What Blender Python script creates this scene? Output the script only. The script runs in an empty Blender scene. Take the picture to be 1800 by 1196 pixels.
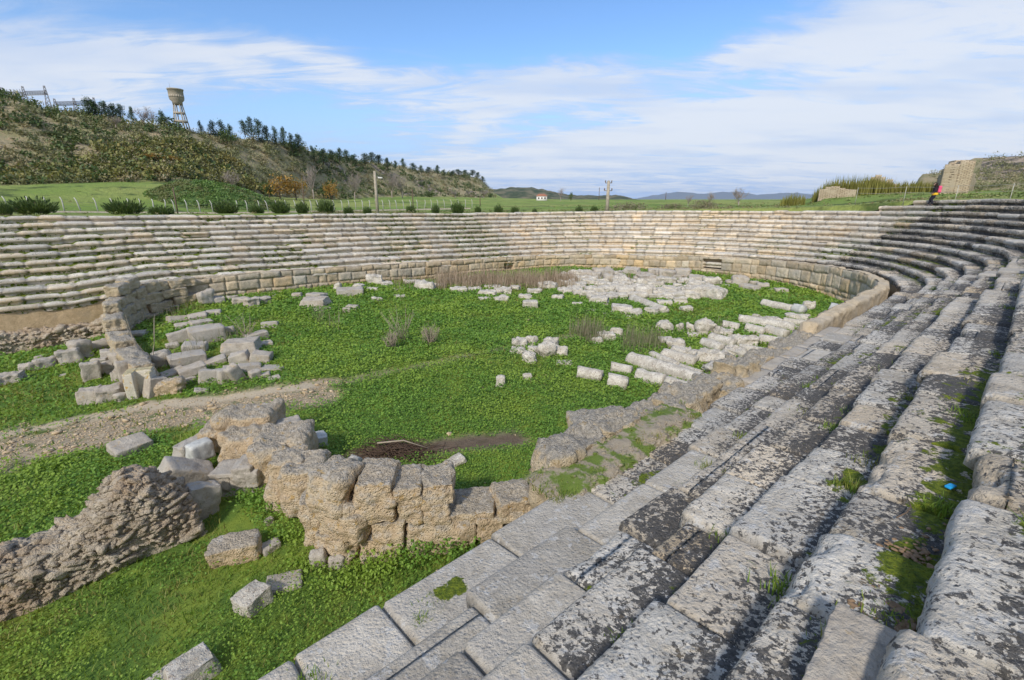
import bpy, math, random
import numpy as np
from mathutils import Vector, Matrix, Euler
SC = bpy.context.scene
COL = SC.collection
R_ = math.radians
PI = math.pi
# ------------------------------------------------------------------ camera
F_PX, PITCH, AZ, CAMZ = 830.0, R_(16.6), R_(47.6), 7.0
cd = bpy.data.cameras.new("camera"); cam = bpy.data.objects.new("camera", cd); COL.objects.link(cam)
cam.location = (0, 0, CAMZ); cam.rotation_euler = (R_(90) - PITCH, 0, 0)
cd.sensor_width = 36.0; cd.lens = 36.0 * F_PX / 1800.0
cd.clip_start = 0.05; cd.clip_end = 30000
SC.camera = cam
# ------------------------------------------------------------------ light
SUN_EL, SUN_DX, SUN_DY = 38.0, -0.38, -0.925      # direction towards the sun (horizontal part)
sl = bpy.data.lights.new("sun", 'SUN'); sl.energy = 2.35; sl.angle = R_(5.0); sl.color = (1.0, 0.95, 0.88)
so = bpy.data.objects.new("sun", sl); COL.objects.link(so)
_h = math.hypot(SUN_DX, SUN_DY)
sdir = Vector((SUN_DX / _h * math.cos(R_(SUN_EL)), SUN_DY / _h * math.cos(R_(SUN_EL)), math.sin(R_(SUN_EL))))
so.rotation_euler = sdir.to_track_quat('Z', 'Y').to_euler()
SC.view_settings.view_transform = 'Standard'; SC.view_settings.look = 'None'
SC.view_settings.exposure = 0.56; SC.view_settings.gamma = 1.0
# ------------------------------------------------------------------ node helper
class NT:
    def __init__(s, tree): s.t = tree; s.n = tree.nodes; s.l = tree.links
    def new(s, typ, **kw):
        n = s.n.new(typ)
        for k, v in kw.items(): setattr(n, k, v)
        return n
    def put(s, sock, v):
        if v is None: return
        if isinstance(v, bpy.types.NodeSocket): s.l.new(v, sock)
        else:
            if sock.type == 'RGBA' and hasattr(v, '__len__') and len(v) == 3: v = (*v, 1)
            if sock.type == 'RGBA' and not hasattr(v, '__len__'): v = (v, v, v, 1)
            sock.default_value = v
    def math(s, op, a, b=None, c=None, clamp=False):
        n = s.new('ShaderNodeMath', operation=op, use_clamp=clamp)
        s.put(n.inputs[0], a); s.put(n.inputs[1], b)
        if c is not None: s.put(n.inputs[2], c)
        return n.outputs[0]
    def vmath(s, op, a, b=None):
        n = s.new('ShaderNodeVectorMath', operation=op)
        s.put(n.inputs[0], a); s.put(n.inputs[1], b)
        return n.outputs['Value'] if op in ('DOT_PRODUCT', 'LENGTH') else n.outputs[0]
    def noise(s, vec, scale, detail=4, rough=.55, dist=0):
        n = s.new('ShaderNodeTexNoise'); s.put(n.inputs['Vector'], vec)
        n.inputs['Scale'].default_value = scale; n.inputs['Detail'].default_value = detail
        n.inputs['Roughness'].default_value = rough; n.inputs['Distortion'].default_value = dist
        return n.outputs[0]
    def vor(s, vec, scale, feature='F1', out=0):
        n = s.new('ShaderNodeTexVoronoi', feature=feature); s.put(n.inputs['Vector'], vec)
        n.inputs['Scale'].default_value = scale
        return n.outputs[out]
    def ramp(s, fac, stops):
        n = s.new('ShaderNodeValToRGB'); s.put(n.inputs[0], fac)
        e = n.color_ramp.elements
        while len(e) < len(stops): e.new(0.5)
        for i, (p, c) in enumerate(stops):
            e[i].position = p
            e[i].color = (c, c, c, 1) if not hasattr(c, '__len__') else (*c, 1)
        return n.outputs[0]
    def step(s, v, a, b):
        n = s.new('ShaderNodeMapRange'); n.interpolation_type = 'SMOOTHSTEP'
        s.put(n.inputs[0], v); s.put(n.inputs[1], a); s.put(n.inputs[2], b)
        return n.outputs[0]
    def mix(s, f, a, b, mode='MIX'):
        n = s.new('ShaderNodeMix', data_type='RGBA', blend_type=mode)
        s.put(n.inputs[0], f); s.put(n.inputs[6], a); s.put(n.inputs[7], b)
        return n.outputs[2]
    def attr(s, name):
        n = s.new('ShaderNodeAttribute'); n.attribute_name = name
        return n.outputs['Fac']
    def attrc(s, name):
        n = s.new('ShaderNodeAttribute'); n.attribute_name = name
        return n.outputs['Color']
    def pos(s):
        return s.new('ShaderNodeNewGeometry').outputs['Position']
# ------------------------------------------------------------------ sky
def px_dir(px, py):
    X = (px - 900) / F_PX; y = (598 - py) / F_PX
    v = Vector((X, math.cos(PITCH) + y * math.sin(PITCH), -math.sin(PITCH) + y * math.cos(PITCH)))
    return v
w = bpy.data.worlds.new("World"); SC.world = w; w.use_nodes = True
t = NT(w.node_tree); t.n.clear()
out = t.new('ShaderNodeOutputWorld'); bg = t.new('ShaderNodeBackground'); t.l.new(bg.outputs[0], out.inputs[0])
sky = t.new('ShaderNodeTexSky', sky_type='NISHITA', sun_disc=False)
sky.sun_elevation = R_(SUN_EL); sky.sun_rotation = math.atan2(SUN_DX, SUN_DY)
sky.air_density = 1.0; sky.dust_density = 0.4; sky.ozone_density = 2.0; sky.altitude = 0
D = t.new('ShaderNodeTexCoord').outputs['Generated']
sep = t.new('ShaderNodeSeparateXYZ'); t.put(sep.inputs[0], D)
zz = t.math('MAXIMUM', sep.outputs[2], 0.0)
inv = t.math('DIVIDE', 1.0, t.math('ADD', zz, 0.09))
cmb = t.new('ShaderNodeCombineXYZ')
t.put(cmb.inputs[0], t.math('MULTIPLY', sep.outputs[0], inv)); t.put(cmb.inputs[1], t.math('MULTIPLY', sep.outputs[1], inv))
mp = t.new('ShaderNodeMapping'); t.put(mp.inputs[0], cmb.outputs[0])
mp.inputs['Rotation'].default_value = (0, 0, R_(28)); mp.inputs['Scale'].default_value = (0.42, 0.90, 1)
n1 = t.noise(mp.outputs[0], 0.85, 8, .58, 0.9)
mp2 = t.new('ShaderNodeMapping'); t.put(mp2.inputs[0], cmb.outputs[0])
mp2.inputs['Rotation'].default_value = (0, 0, R_(12)); mp2.inputs['Scale'].default_value = (0.35, 1.5, 1)
n2 = t.noise(mp2.outputs[0], 2.2, 7, .62, 0.5)
wn = t.new('ShaderNodeTexNoise'); t.put(wn.inputs['Vector'], D); wn.inputs['Scale'].default_value = 2.6; wn.inputs['Detail'].default_value = 4
warp = t.vmath('MULTIPLY', t.vmath('SUBTRACT', wn.outputs['Color'], (.5, .5, .5)), (.22, .22, .16))
DW = t.vmath('ADD', D, warp)
# large cloud banks of that afternoon: centre, direction of the long axis, half lengths (radians), strength
BANKS = [((60, 100), (330, 105), .30, .040, .60), ((330, 88), (500, 72), .22, .030, .55), ((560, 84), (760, 118), .22, .038, .80), ((880, 130), (1050, 128), .20, .050, .80),
         ((760, 250), (960, 110), .24, .045, .42), ((1060, 90), (950, 40), .16, .05, .50), ((1330, 108), (1450, 90), .13, .030, .62), ((90, 175), (230, 200), .26, .055, .62), ((40, 30), (200, 60), .2, .03, .3),
         ((1650, 100), (1800, 30), .26, .13, .62), ((1560, 30), (1700, 0), .22, .06, .45), ((1300, 215), (1600, 165), .42, .050, .62), ((1130, 235), (1300, 190), .20, .035, .45), ((1650, 250), (1800, 230), .34, .05, .50), ((900, 290), (1300, 290), .62, .055, .42),
         ((520, 200), (700, 215), .17, .040, -.55), ((840, 45), (600, 20), .34, .055, -.75), ((1215, 140), (1330, 148), .12, .030, -.55), ((1200, 30), (1350, 20), .20, .050, -.65), ((350, 20), (600, 25), .22, .040, -.45), ((930, 215), (1040, 195), .12, .025, -.30), ((1100, 175), (1250, 130), .20, .06, .45), ((980, 130), (1100, 100), .2, .04, .3), ((600, 260), (700, 262), .12, .03, -.2), ((1290, 175), (1400, 172), .1, .018, -.4)]
cov = None
for (c, e, a, b, amp) in BANKS:
    cv = px_dir(*c).normalized(); ev = px_dir(*e).normalized()
    tx = (ev - cv * ev.dot(cv)).normalized(); ty = cv.cross(tx)
    sa = t.math('DIVIDE', t.vmath('DOT_PRODUCT', DW, tuple(tx)), a); sb = t.math('DIVIDE', t.vmath('DOT_PRODUCT', DW, tuple(ty)), b)
    r2 = t.math('ADD', t.math('MULTIPLY', sa, sa), t.math('MULTIPLY', sb, sb))
    g = t.math('EXPONENT', t.math('MULTIPLY', r2, -1.0))
    g = t.math('MULTIPLY', t.math('MULTIPLY', g, amp), t.step(t.vmath('DOT_PRODUCT', D, tuple(cv)), 0.0, .3))
    cov = g if cov is None else t.math('ADD', cov, g)
mp3 = t.new('ShaderNodeMapping'); t.put(mp3.inputs[0], cmb.outputs[0])
mp3.inputs['Rotation'].default_value = (0, 0, R_(38)); mp3.inputs['Scale'].default_value = (0.85, 2.1, 1)
n3 = t.noise(mp3.outputs[0], 1.6, 8, .66, 1.2)
nn = t.math('ADD', t.math('ADD', t.math('MULTIPLY', t.math('SUBTRACT', n1, .5), 1.5), t.math('MULTIPLY', t.math('SUBTRACT', n2, .5), .7)), t.math('MULTIPLY', t.math('SUBTRACT', n3, .5), 2.3))
val = t.math('ADD', nn, t.math('ADD', t.math('MULTIPLY', cov, .95), .02))
val = t.math('ADD', val, t.math('MULTIPLY', t.math('SUBTRACT', 1.0, t.step(zz, 0.0, .28)), .22))
val = t.math('ADD', val, t.math('MULTIPLY', t.step(t.math('MULTIPLY', sep.outputs[1], -1.0), -.10, .45), .75))  # unseen cloud cover added behind the camera as neutral fill light
val = t.math('ADD', val, t.math('MULTIPLY', t.step(zz, .55, .85), .35))
cl = t.math('MULTIPLY', t.step(val, -.18, 1.0), .90)
thick = t.step(val, .20, .95)
ccol = t.mix(thick, (2.9, 3.6, 4.9), (4.5, 4.75, 5.2))
gray = t.step(t.noise(mp.outputs[0], 1.3, 4), .42, .68)
ccol = t.mix(t.math('MULTIPLY', gray, .62), ccol, (2.7, 3.5, 5.0))
hs = t.new('ShaderNodeHueSaturation'); hs.inputs['Saturation'].default_value = 1.08; hs.inputs['Value'].default_value = 1.05; t.put(hs.inputs['Color'], sky.outputs[0])
hs2 = t.mix(1.0, hs.outputs[0], (.78, .88, 1.02), 'MULTIPLY')
base = t.mix(t.math('SUBTRACT', 1.0, t.step(zz, .0, .26)), hs2, (2.3, 3.3, 5.2))
skc = t.mix(cl, base, ccol)
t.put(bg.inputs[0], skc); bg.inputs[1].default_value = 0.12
# ------------------------------------------------------------------ geometry of the place
def uv2xy(u, b): return (u * math.sin(AZ) - b * math.cos(AZ), u * math.cos(AZ) + b * math.sin(AZ))
def xy2uv(x, y): return (x * math.sin(AZ) + y * math.cos(AZ), -x * math.cos(AZ) + y * math.sin(AZ))
SA, CA = math.sin(AZ), math.cos(AZ)
U0, B0 = 31.0, 20.1
def Rk(k): return B0 - .68 * k if k <= 5 else 15.7 - .5 * (k - 6)
HQ = [(-1, .84), (0, .84), (.25, .85), (.45, 1.12), (.65, 1.28), (.9, 1.50), (1.35, 1.27), (1.7, 1.17), (2.0, 1.03), (2.6, 1.0)]
SQ = [(-1, .42), (0, .42), (.3, .42), (.5, .43), (.65, .435), (.9, .405), (1.4, .37), (1.75, .349), (1.9, .352), (2.02, .39), (2.6, .39)]
def row_z(k, q):      # z of the lip of row k at station q
    return CAMZ - (np.interp(q, *zip(*HQ)) + (k + 3) * np.interp(q, *zip(*SQ)))
GP = np.array([(2, 8, 6.5), (5, 12, 6.5), (10, 20, 6.4), (7, 34, 6.05), (13, 34, 6.2), (25, 35, 6.6), (35, 34, 6.85), (43, 29, 7.1), (45, 18, 7.0),
               (42, 10, 7.0), (36, 6, 6.8), (25, 6, 6.7), (15, 7, 6.6), (20, 20, 6.55), (32, 20, 6.9), (-2, 34, 7.35), (-3, 20, 6.8), (-2, 9, 6.65), (-8, 8, 6.8),
               (-10, 34, 7.4), (0, 5.5, 6.45), (-9, 20, 6.9), (4, 27, 6.2), (1, 28, 6.5), (-18, 20, 7.1)], float)
def gh(u, b):
    u = np.asarray(u, float); b = np.asarray(b, float)
    d2 = (u[..., None] - GP[:, 0]) ** 2 + (b[..., None] - GP[:, 1]) ** 2 + 2.5
    wg = d2 ** -1.6
    return CAMZ - (wg * GP[:, 2]).sum(-1) / wg.sum(-1)
def G(px, py, dz=0.0):   # where the line of sight of a measured point meets the ground
    r = px_dir(px, py); z = 0.5
    for _ in range(12):
        tt = (z - CAMZ) / r.z; x, y = r.x * tt, r.y * tt
        z = float(gh(*xy2uv(x, y))) + dz
    return Vector((x, y, z))
def depth_of(v): return v.y * math.cos(PITCH) - (v.z - CAMZ) * math.sin(PITCH)
# ------------------------------------------------------------------ numpy noise
def _hash(i, j, k, s):
    n = (i * 374761393 + j * 668265263 + k * 2147483647 + s * 1274126177) & 0xffffffff
    n = ((n ^ (n >> 13)) * 1274126177) & 0xffffffff
    n = ((n ^ (n >> 16)) * 2246822519) & 0xffffffff
    return ((n ^ (n >> 15)) & 0xffffff) / float(0xffffff)
def vnoise(p, s=0):
    p = np.asarray(p, float); f = np.floor(p); i = f.astype(np.int64); d = p - f
    d = d * d * (3 - 2 * d); r = 0
    for a in (0, 1):
        for b in (0, 1):
            for c in (0, 1):
                wgt = (d[..., 0] if a else 1 - d[..., 0]) * (d[..., 1] if b else 1 - d[..., 1]) * (d[..., 2] if c else 1 - d[..., 2])
                r = r + wgt * _hash(i[..., 0] + a, i[..., 1] + b, i[..., 2] + c, s)
    return r
def fbm(p, sc, oct=4, s=0, gain=.5):
    p = np.asarray(p, float) * sc; a = 1.0; r = 0; tot = 0
    for o in range(oct):
        r = r + a * (vnoise(p, s + o * 17) - .5); tot += a; a *= gain; p = p * 2.03 + 11.3
    return r / tot * 2
def P3(x, y, z): return np.stack(np.broadcast_arrays(x, y, z), -1).astype(float)
# ------------------------------------------------------------------ mesh helpers
def mk(name, V, Fq=None, Ft=None, mat=None, parent=None, attrs=None, smooth=True, loc=None, cols=None):
    me = bpy.data.meshes.new(name)
    V = np.asarray(V, float).reshape(-1, 3)
    Fq = np.zeros((0, 4), int) if Fq is None else np.asarray(Fq, int).reshape(-1, 4)
    Ft = np.zeros((0, 3), int) if Ft is None else np.asarray(Ft, int).reshape(-1, 3)
    me.vertices.add(len(V)); me.vertices.foreach_set('co', V.ravel())
    nl = Fq.size + Ft.size; me.loops.add(nl)
    me.loops.foreach_set('vertex_index', np.concatenate([Fq.ravel(), Ft.ravel()]))
    npol = len(Fq) + len(Ft); me.polygons.add(npol)
    st = np.concatenate([np.arange(len(Fq)) * 4, Fq.size + np.arange(len(Ft)) * 3])
    me.polygons.foreach_set('loop_start', st)
    try: me.polygons.foreach_set('loop_total', np.concatenate([np.full(len(Fq), 4), np.full(len(Ft), 3)]))
    except Exception: pass
    if smooth: me.polygons.foreach_set('use_smooth', np.ones(npol, bool))
    me.update(calc_edges=True)
    for k, a in (attrs or {}).items():
        at = me.attributes.new(k, 'FLOAT', 'POINT'); at.data.foreach_set('value', np.asarray(a, np.float32).ravel())
    for k, a in (cols or {}).items():
        at = me.attributes.new(k, 'FLOAT_COLOR', 'POINT'); a = np.asarray(a, np.float32)
        at.data.foreach_set('color', np.concatenate([a, np.ones((len(a), 1), np.float32)], 1).ravel())
    if mat: me.materials.append(mat)
    o = bpy.data.objects.new(name, me); COL.objects.link(o)
    if loc is not None: o.location = loc
    if parent: o.parent = parent
    return o
class MB:
    def __init__(s): s.v = []; s.q = []; s.t = []; s.n = 0; s.a = {}
    def add(s, V, Fq=None, Ft=None, **at):
        V = np.asarray(V, float).reshape(-1, 3)
        if Fq is not None and len(Fq): s.q.append(np.asarray(Fq, int) + s.n)
        if Ft is not None and len(Ft): s.t.append(np.asarray(Ft, int) + s.n)
        for k, x in at.items(): s.a.setdefault(k, []).append(np.broadcast_to(x, (len(V),)).astype(float))
        s.v.append(V); s.n += len(V)
    def build(s, name, mat, parent=None, smooth=True, loc=None):
        return mk(name, np.concatenate(s.v), np.concatenate(s.q) if s.q else None, np.concatenate(s.t) if s.t else None, mat, parent,
                  {k: np.concatenate(x) for k, x in s.a.items()}, smooth, loc)
def gridF(n, m, flip=False):
    i, j = np.meshgrid(np.arange(n - 1), np.arange(m - 1), indexing='ij')
    a = i * m + j; f = np.stack([a, a + m, a + m + 1, a + 1], -1).reshape(-1, 4)
    return f[:, ::-1] if flip else f
def tag(o, label=None, cat=None, group=None, kind=None):
    if label: o['label'] = label
    if cat: o['category'] = cat
    if group: o['group'] = group
    if kind: o['kind'] = kind
    return o
def empty(name, loc=(0, 0, 0), rz=0):
    o = bpy.data.objects.new(name, None); COL.objects.link(o); o.location = loc; o.rotation_euler = (0, 0, rz)
    o.empty_display_size = .2
    return o
_cube = {}
def cubegrid(n):
    if n in _cube: return _cube[n]
    l = np.linspace(-1, 1, n + 1); idx = {}; V = []; Fq = []
    def vid(p):
        k = (round(p[0], 5), round(p[1], 5), round(p[2], 5))
        if k not in idx: idx[k] = len(V); V.append(p)
        return idx[k]
    for ax in range(3):
        for sg in (-1, 1):
            for i in range(n):
                for j in range(n):
                    c = []
                    for a, b in ((0, 0), (1, 0), (1, 1), (0, 1)):
                        p = [0, 0, 0]; p[ax] = sg; p[(ax + 1) % 3] = l[i + a]; p[(ax + 2) % 3] = l[j + b]; c.append(vid(p))
                    Fq.append(c if sg > 0 else c[::-1])
    _cube[n] = (np.array(V), np.array(Fq)); return _cube[n]
def rblock(sx, sy, sz, seed=0, n=8, rad=.12, amp=.06, fr=3.0, skew=.1, zc=None):
    """worn stone block, base centred on the origin"""
    V, Fq = cubegrid(n); rg = np.random.RandomState(seed)
    h = np.array([sx, sy, sz]) / 2; P = V * h
    # shear and taper so that no two blocks are alike
    k = rg.uniform(-skew, skew, 6)
    P[:, 0] *= 1 + k[0] * V[:, 2]; P[:, 1] *= 1 + k[1] * V[:, 2]; P[:, 0] += k[2] * h[0] * V[:, 1]; P[:, 2] += k[3] * h[2] * V[:, 0] + k[4] * h[2] * V[:, 1]
    r = rad * min(h) * 2; q = np.clip(P, -(h - r), h - r); d = P - q
    L = np.linalg.norm(d, axis=1, keepdims=True); L[L == 0] = 1; dn = d / L
    P = q + dn * np.minimum(L, r)
    off = rg.uniform(0, 90, 3); m = min(sx, sy, sz)
    N = fbm(P / m + off, fr * .45, 4, seed % 97); N2 = fbm(P / m + off, fr * 1.8, 3, seed % 97 + 5)
    P = P + dn * (m * amp * (N * 1.6 + N2 * .6))[:, None]
    P[:, 2] += sz / 2
    return P, Fq
_sm = {}
def sstone(sx, sy, sz, seed, n=3, rad=.14, amp=.22):
    k = (seed % 48, n)
    if k not in _sm: P, Fq = rblock(1.0, 1.0, 1.0, k[0], n, rad, amp, 3, .3); _sm[k] = (P, Fq)
    P, Fq = _sm[k]; return P * np.array([sx, sy, sz]), Fq
def rotz(P, a):
    c, s = math.cos(a), math.sin(a); Q = P.copy(); Q[:, 0] = c * P[:, 0] - s * P[:, 1]; Q[:, 1] = s * P[:, 0] + c * P[:, 1]; return Q
def rotm(P, e): return P @ np.array(Euler(e).to_matrix()).T
def tube(pts, rads, n=8, cap=True):
    pts = [Vector(p) for p in pts]; V = []; Fq = []; m = len(pts)
    for i, p in enumerate(pts):
        d = (pts[min(i + 1, m - 1)] - pts[max(i - 1, 0)]).normalized()
        a = d.orthogonal().normalized() if i == 0 else (a - d * a.dot(d)).normalized()
        b = d.cross(a)
        for j in range(n):
            th = 2 * PI * j / n; V.append(p + (a * math.cos(th) + b * math.sin(th)) * rads[i])
    for i in range(m - 1):
        for j in range(n):
            Fq.append((i * n + j, i * n + (j + 1) % n, (i + 1) * n + (j + 1) % n, (i + 1) * n + j))
    Ft = []
    if cap:
        V.append(pts[0]); V.append(pts[-1]); c0, c1 = len(V) - 2, len(V) - 1
        for j in range(n):
            Ft.append((c0, (j + 1) % n, j)); Ft.append((c1, (m - 1) * n + j, (m - 1) * n + (j + 1) % n))
    return np.array([tuple(v) for v in V]), np.array(Fq), np.array(Ft) if Ft else None
def boxv(x0, x1, y0, y1, z0, z1):
    V = np.array([(x, y, z) for x in (x0, x1) for y in (y0, y1) for z in (z0, z1)], float)
    return V, np.array([(0, 1, 3, 2), (4, 6, 7, 5), (0, 4, 5, 1), (2, 3, 7, 6), (0, 2, 6, 4), (1, 5, 7, 3)])
# ------------------------------------------------------------------ materials
def new_mat(name):
    m = bpy.data.materials.new(name); m.use_nodes = True; t = NT(m.node_tree)
    b = t.n['Principled BSDF']; b.inputs['Specular IOR Level'].default_value = .25
    return m, t, b
def bumpn(t, b, h, strength, dist):
    n = t.new('ShaderNodeBump'); n.inputs['Strength'].default_value = strength; n.inputs['Distance'].default_value = dist
    t.put(n.inputs['Height'], h); t.l.new(n.outputs[0], b.inputs['Normal'])
def warmc(c): return (c[0] * 1.02, c[1] * .985, c[2] * .90) if c else c
def stone(name, ca, cb, cc=None, midb=1.4, lich=.0, lich_col=(.045, .042, .038), attr=False, top=None, moss=0.0, pits=.5, bump=.5, bd=.03, orange=0.0, fine=1.0, white=.0):
    ca, cb, cc = warmc(ca), warmc(cb), warmc(cc)
    m, t, b = new_mat(name); P = t.pos()
    big = t.noise(P, .7, 5, .6); mid = t.noise(P, 3.1, 6, .6, .4); fn = t.noise(P, 17 * fine, 6, .7)
    c = t.mix(t.step(mid, .35, .65), ca, cb)
    if cc: c = t.mix(t.math('MULTIPLY', t.step(big, .45, .62), .8), c, cc)
    c = t.mix(t.math('MULTIPLY', t.step(fn, .52, .72), .45), c, tuple(x * .52 for x in ca))
    c = t.mix(t.math('MULTIPLY', t.step(fn, .48, .30), .35), c, tuple(min(1, x * 1.35) for x in cb))
    if attr:
        tone = t.attr('tone'); tv = t.new('ShaderNodeCombineXYZ')
        for i in range(3): t.put(tv.inputs[i], tone)
        c = t.mix(1.0, c, tv.outputs[0], 'MULTIPLY')
        c = t.mix(t.math('MULTIPLY', t.attr('warm'), 1.0, clamp=True), c, t.mix(1.0, c, (1.12, .93, .68), 'MULTIPLY'))
    if top:
        nz = t.new('ShaderNodeSeparateXYZ'); t.put(nz.inputs[0], t.new('ShaderNodeNewGeometry').outputs['Normal'])
        tf = t.step(t.math('ADD', nz.outputs[2], t.math('MULTIPLY', t.math('SUBTRACT', mid, .5), 1.6)), .25, .75)
        c = t.mix(t.math('MULTIPLY', tf, .85), c, t.mix(t.step(fn, .4, .6), top, tuple(x * .55 for x in top)))
    if white > 0:
        wv = t.noise(P, 6.0, 8, .72, .3)
        c = t.mix(t.math('MULTIPLY', t.step(wv, .56, .60), white), c, (.62, .60, .56))
    lv = t.noise(P, 15.0, 8, .70, .2); lv2 = t.noise(P, 34, 5, .7)
    reg = t.noise(P, 1.7, 5, .65)
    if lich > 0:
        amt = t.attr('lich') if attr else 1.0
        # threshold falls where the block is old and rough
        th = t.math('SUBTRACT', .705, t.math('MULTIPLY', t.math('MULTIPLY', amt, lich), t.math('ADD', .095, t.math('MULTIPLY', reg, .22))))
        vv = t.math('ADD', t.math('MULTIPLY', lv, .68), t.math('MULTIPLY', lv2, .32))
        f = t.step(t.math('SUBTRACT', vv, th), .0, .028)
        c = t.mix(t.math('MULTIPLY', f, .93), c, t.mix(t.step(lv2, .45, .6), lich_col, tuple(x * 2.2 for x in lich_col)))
    if orange > 0:
        ov = t.noise(P, 5.0, 6, .65, .3); c = t.mix(t.math('MULTIPLY', t.step(ov, .60, .64), orange), c, (.50, .30, .06))
    if attr or moss > 0:
        mv = t.noise(P, 3.4, 8, .68, .3); ma = t.attr('moss') if attr else moss
        f = t.step(t.math('ADD', mv, t.math('MULTIPLY', ma, .31)), .70, .745)
        mc = t.mix(t.step(fn, .4, .62), (.08, .115, .012), (.20, .235, .018))
        mc = t.mix(t.step(lv2, .55, .68), mc, (.035, .045, .012))
        c = t.mix(f, c, mc)
    t.put(b.inputs['Base Color'], c); b.inputs['Roughness'].default_value = .9
    v1 = t.vor(P, 22 * fine); h = t.math('ADD', t.math('MULTIPLY', fn, 1.0), t.math('MULTIPLY', t.math('MINIMUM', v1, .5), pits))
    h = t.math('ADD', h, t.math('MULTIPLY', mid, midb)); h = t.math('ADD', h, t.math('MULTIPLY', t.noise(P, 60 * fine, 3, .7), .5))
    bumpn(t, b, h, bump, bd)
    return m
M = {}
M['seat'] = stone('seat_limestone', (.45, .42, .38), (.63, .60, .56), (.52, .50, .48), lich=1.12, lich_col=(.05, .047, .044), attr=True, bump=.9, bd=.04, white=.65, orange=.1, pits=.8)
M['arena'] = stone('arena_wall_limestone', (.44, .385, .305), (.57, .51, .42), (.44, .415, .38), lich=.45, attr=True, bump=.7, bd=.05)
M['tan'] = stone('tan_conglomerate', (.54, .42, .29), (.70, .58, .43), (.60, .46, .31), white=.35, lich=.5, lich_col=(.13, .10, .075), top=(.52, .455, .36), orange=.6, bump=1.0, bd=.05, pits=1.3, fine=1.1, midb=.4)
M['grey'] = stone('grey_block_stone', (.37, .33, .29), (.48, .44, .395), (.42, .40, .38), lich=.38, lich_col=(.10, .09, .08), orange=.3, bump=.8, bd=.04)
M['marble'] = stone('white_marble', (.46, .43, .385), (.70, .67, .625), (.55, .52, .47), lich=.85, lich_col=(.24, .20, .16), bump=.9, bd=.05, pits=.5)
M['buff'] = stone('buff_wall_stone', (.52, .42, .29), (.64, .545, .41), (.56, .47, .34), lich=.5, lich_col=(.12, .10, .07), top=(.47, .43, .365), orange=.3, moss=.05, bump=1.0, bd=.06, pits=.9)
M['rubble'] = stone('rubble_core', (.42, .355, .28), (.62, .55, .46), (.46, .35, .25), lich=.5, lich_col=(.06, .045, .03), moss=.08, orange=.2, bump=1.0, bd=.06, pits=1.0)
M['blue'] = stone('bluish_marble', (.40, .41, .42), (.54, .55, .55), None, lich=.2, bump=.4, bd=.02)
M['concrete'] = stone('old_concrete', (.30, .27, .22), (.42, .38, .32), None, lich=.3, lich_col=(.12, .10, .08), bump=.3, bd=.02)
def plain(name, col, rough=.8, metal=0, var=.2, sc=8):
    m, t, b = new_mat(name); n = t.noise(t.pos(), sc, 4)
    t.put(b.inputs['Base Color'], t.mix(n, tuple(c * (1 - var) for c in col), tuple(min(1, c * (1 + var)) for c in col)))
    b.inputs['Roughness'].default_value = rough; b.inputs['Metallic'].default_value = metal
    return m
def leafm(name, dark, light, third=None, trans=.35, rough=.55, region=.35):
    """leaf colour varies leaf by leaf (attribute v) and from patch to patch"""
    m, t, b = new_mat(name); v = t.attr('v'); P = t.pos()
    c = t.mix(v, dark, light); reg = t.noise(P, region, 4, .6)
    if third: c = t.mix(t.math('MULTIPLY', t.step(t.math('ADD', reg, t.math('MULTIPLY', v, .12)), .52, .66), .75), c, third)
    t.put(b.inputs['Base Color'], c); b.inputs['Roughness'].default_value = rough
    tr = t.new('ShaderNodeBsdfTranslucent'); t.put(tr.inputs[0], t.mix(1.0, c, (1.3, 1.25, .7), 'MULTIPLY'))
    mx = t.new('ShaderNodeMixShader'); mx.inputs[0].default_value = trans
    t.l.new(b.outputs[0], mx.inputs[1]); t.l.new(tr.outputs[0], mx.inputs[2]); t.l.new(mx.outputs[0], t.n['Material Output'].inputs[0])
    return m
M['clover'] = leafm('clover_leaf', (.11, .225, .032), (.235, .385, .065), (.29, .40, .06), region=.35)
M['grass'] = leafm('grass_blade', (.12, .21, .025), (.25, .35, .055), (.28, .25, .08), region=.5)
M['dry'] = leafm('dry_stalk', (.28, .20, .14), (.46, .36, .26), None, trans=.2, region=1.5)
M['greyweed'] = leafm('grey_weed', (.20, .17, .12), (.34, .30, .20), (.16, .2, .07), trans=.2, region=1.5)
M['shrub'] = leafm('shrub_leaf', (.05, .085, .025), (.12, .165, .05), None, trans=.2)
M['pine'] = leafm('pine_needle', (.03, .06, .022), (.08, .13, .045), None, trans=.1)
M['olive'] = leafm('olive_scrub', (.14, .15, .045), (.28, .27, .085), (.32, .26, .09), trans=.2, region=.02)
M['scrub'] = leafm('hill_scrub', (.13, .145, .065), (.30, .295, .14), (.36, .29, .18), trans=.2, region=.03)
M['autumn'] = leafm('autumn_leaf', (.26, .14, .03), (.42, .26, .06), None, trans=.25)
M['reed'] = leafm('reed_leaf', (.16, .16, .035), (.32, .30, .08), None, trans=.25)
M['shrub2'] = leafm('mound_leaf', (.09, .17, .04), (.20, .31, .08), (.2, .18, .08), trans=.2, region=.1)
M['olive2'] = leafm('field_weed', (.10, .15, .04), (.26, .27, .10), (.30, .24, .14), trans=.2, region=.05)
M['twig'] = plain('bare_twig', (.36, .30, .26), .9)
M['bark'] = plain('bark', (.14, .10, .07), .95)
M['brush'] = plain('dark_brushwood', (.10, .065, .045), .95)
M['dark'] = plain('opening_dark', (.02, .018, .015), 1.0)
M['white'] = plain('whitewash', (.72, .70, .66), .8, var=.06)
M['post'] = plain('pale_concrete', (.50, .48, .43), .9, 0, .25, 3)
M['steel'] = plain('galvanised_steel', (.30, .29, .29), .6, .4)
M['roof'] = plain('clay_tiles', (.42, .18, .10), .85)
M['dry_wood'] = plain('dry_wood', (.34, .28, .21), .9)
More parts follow.
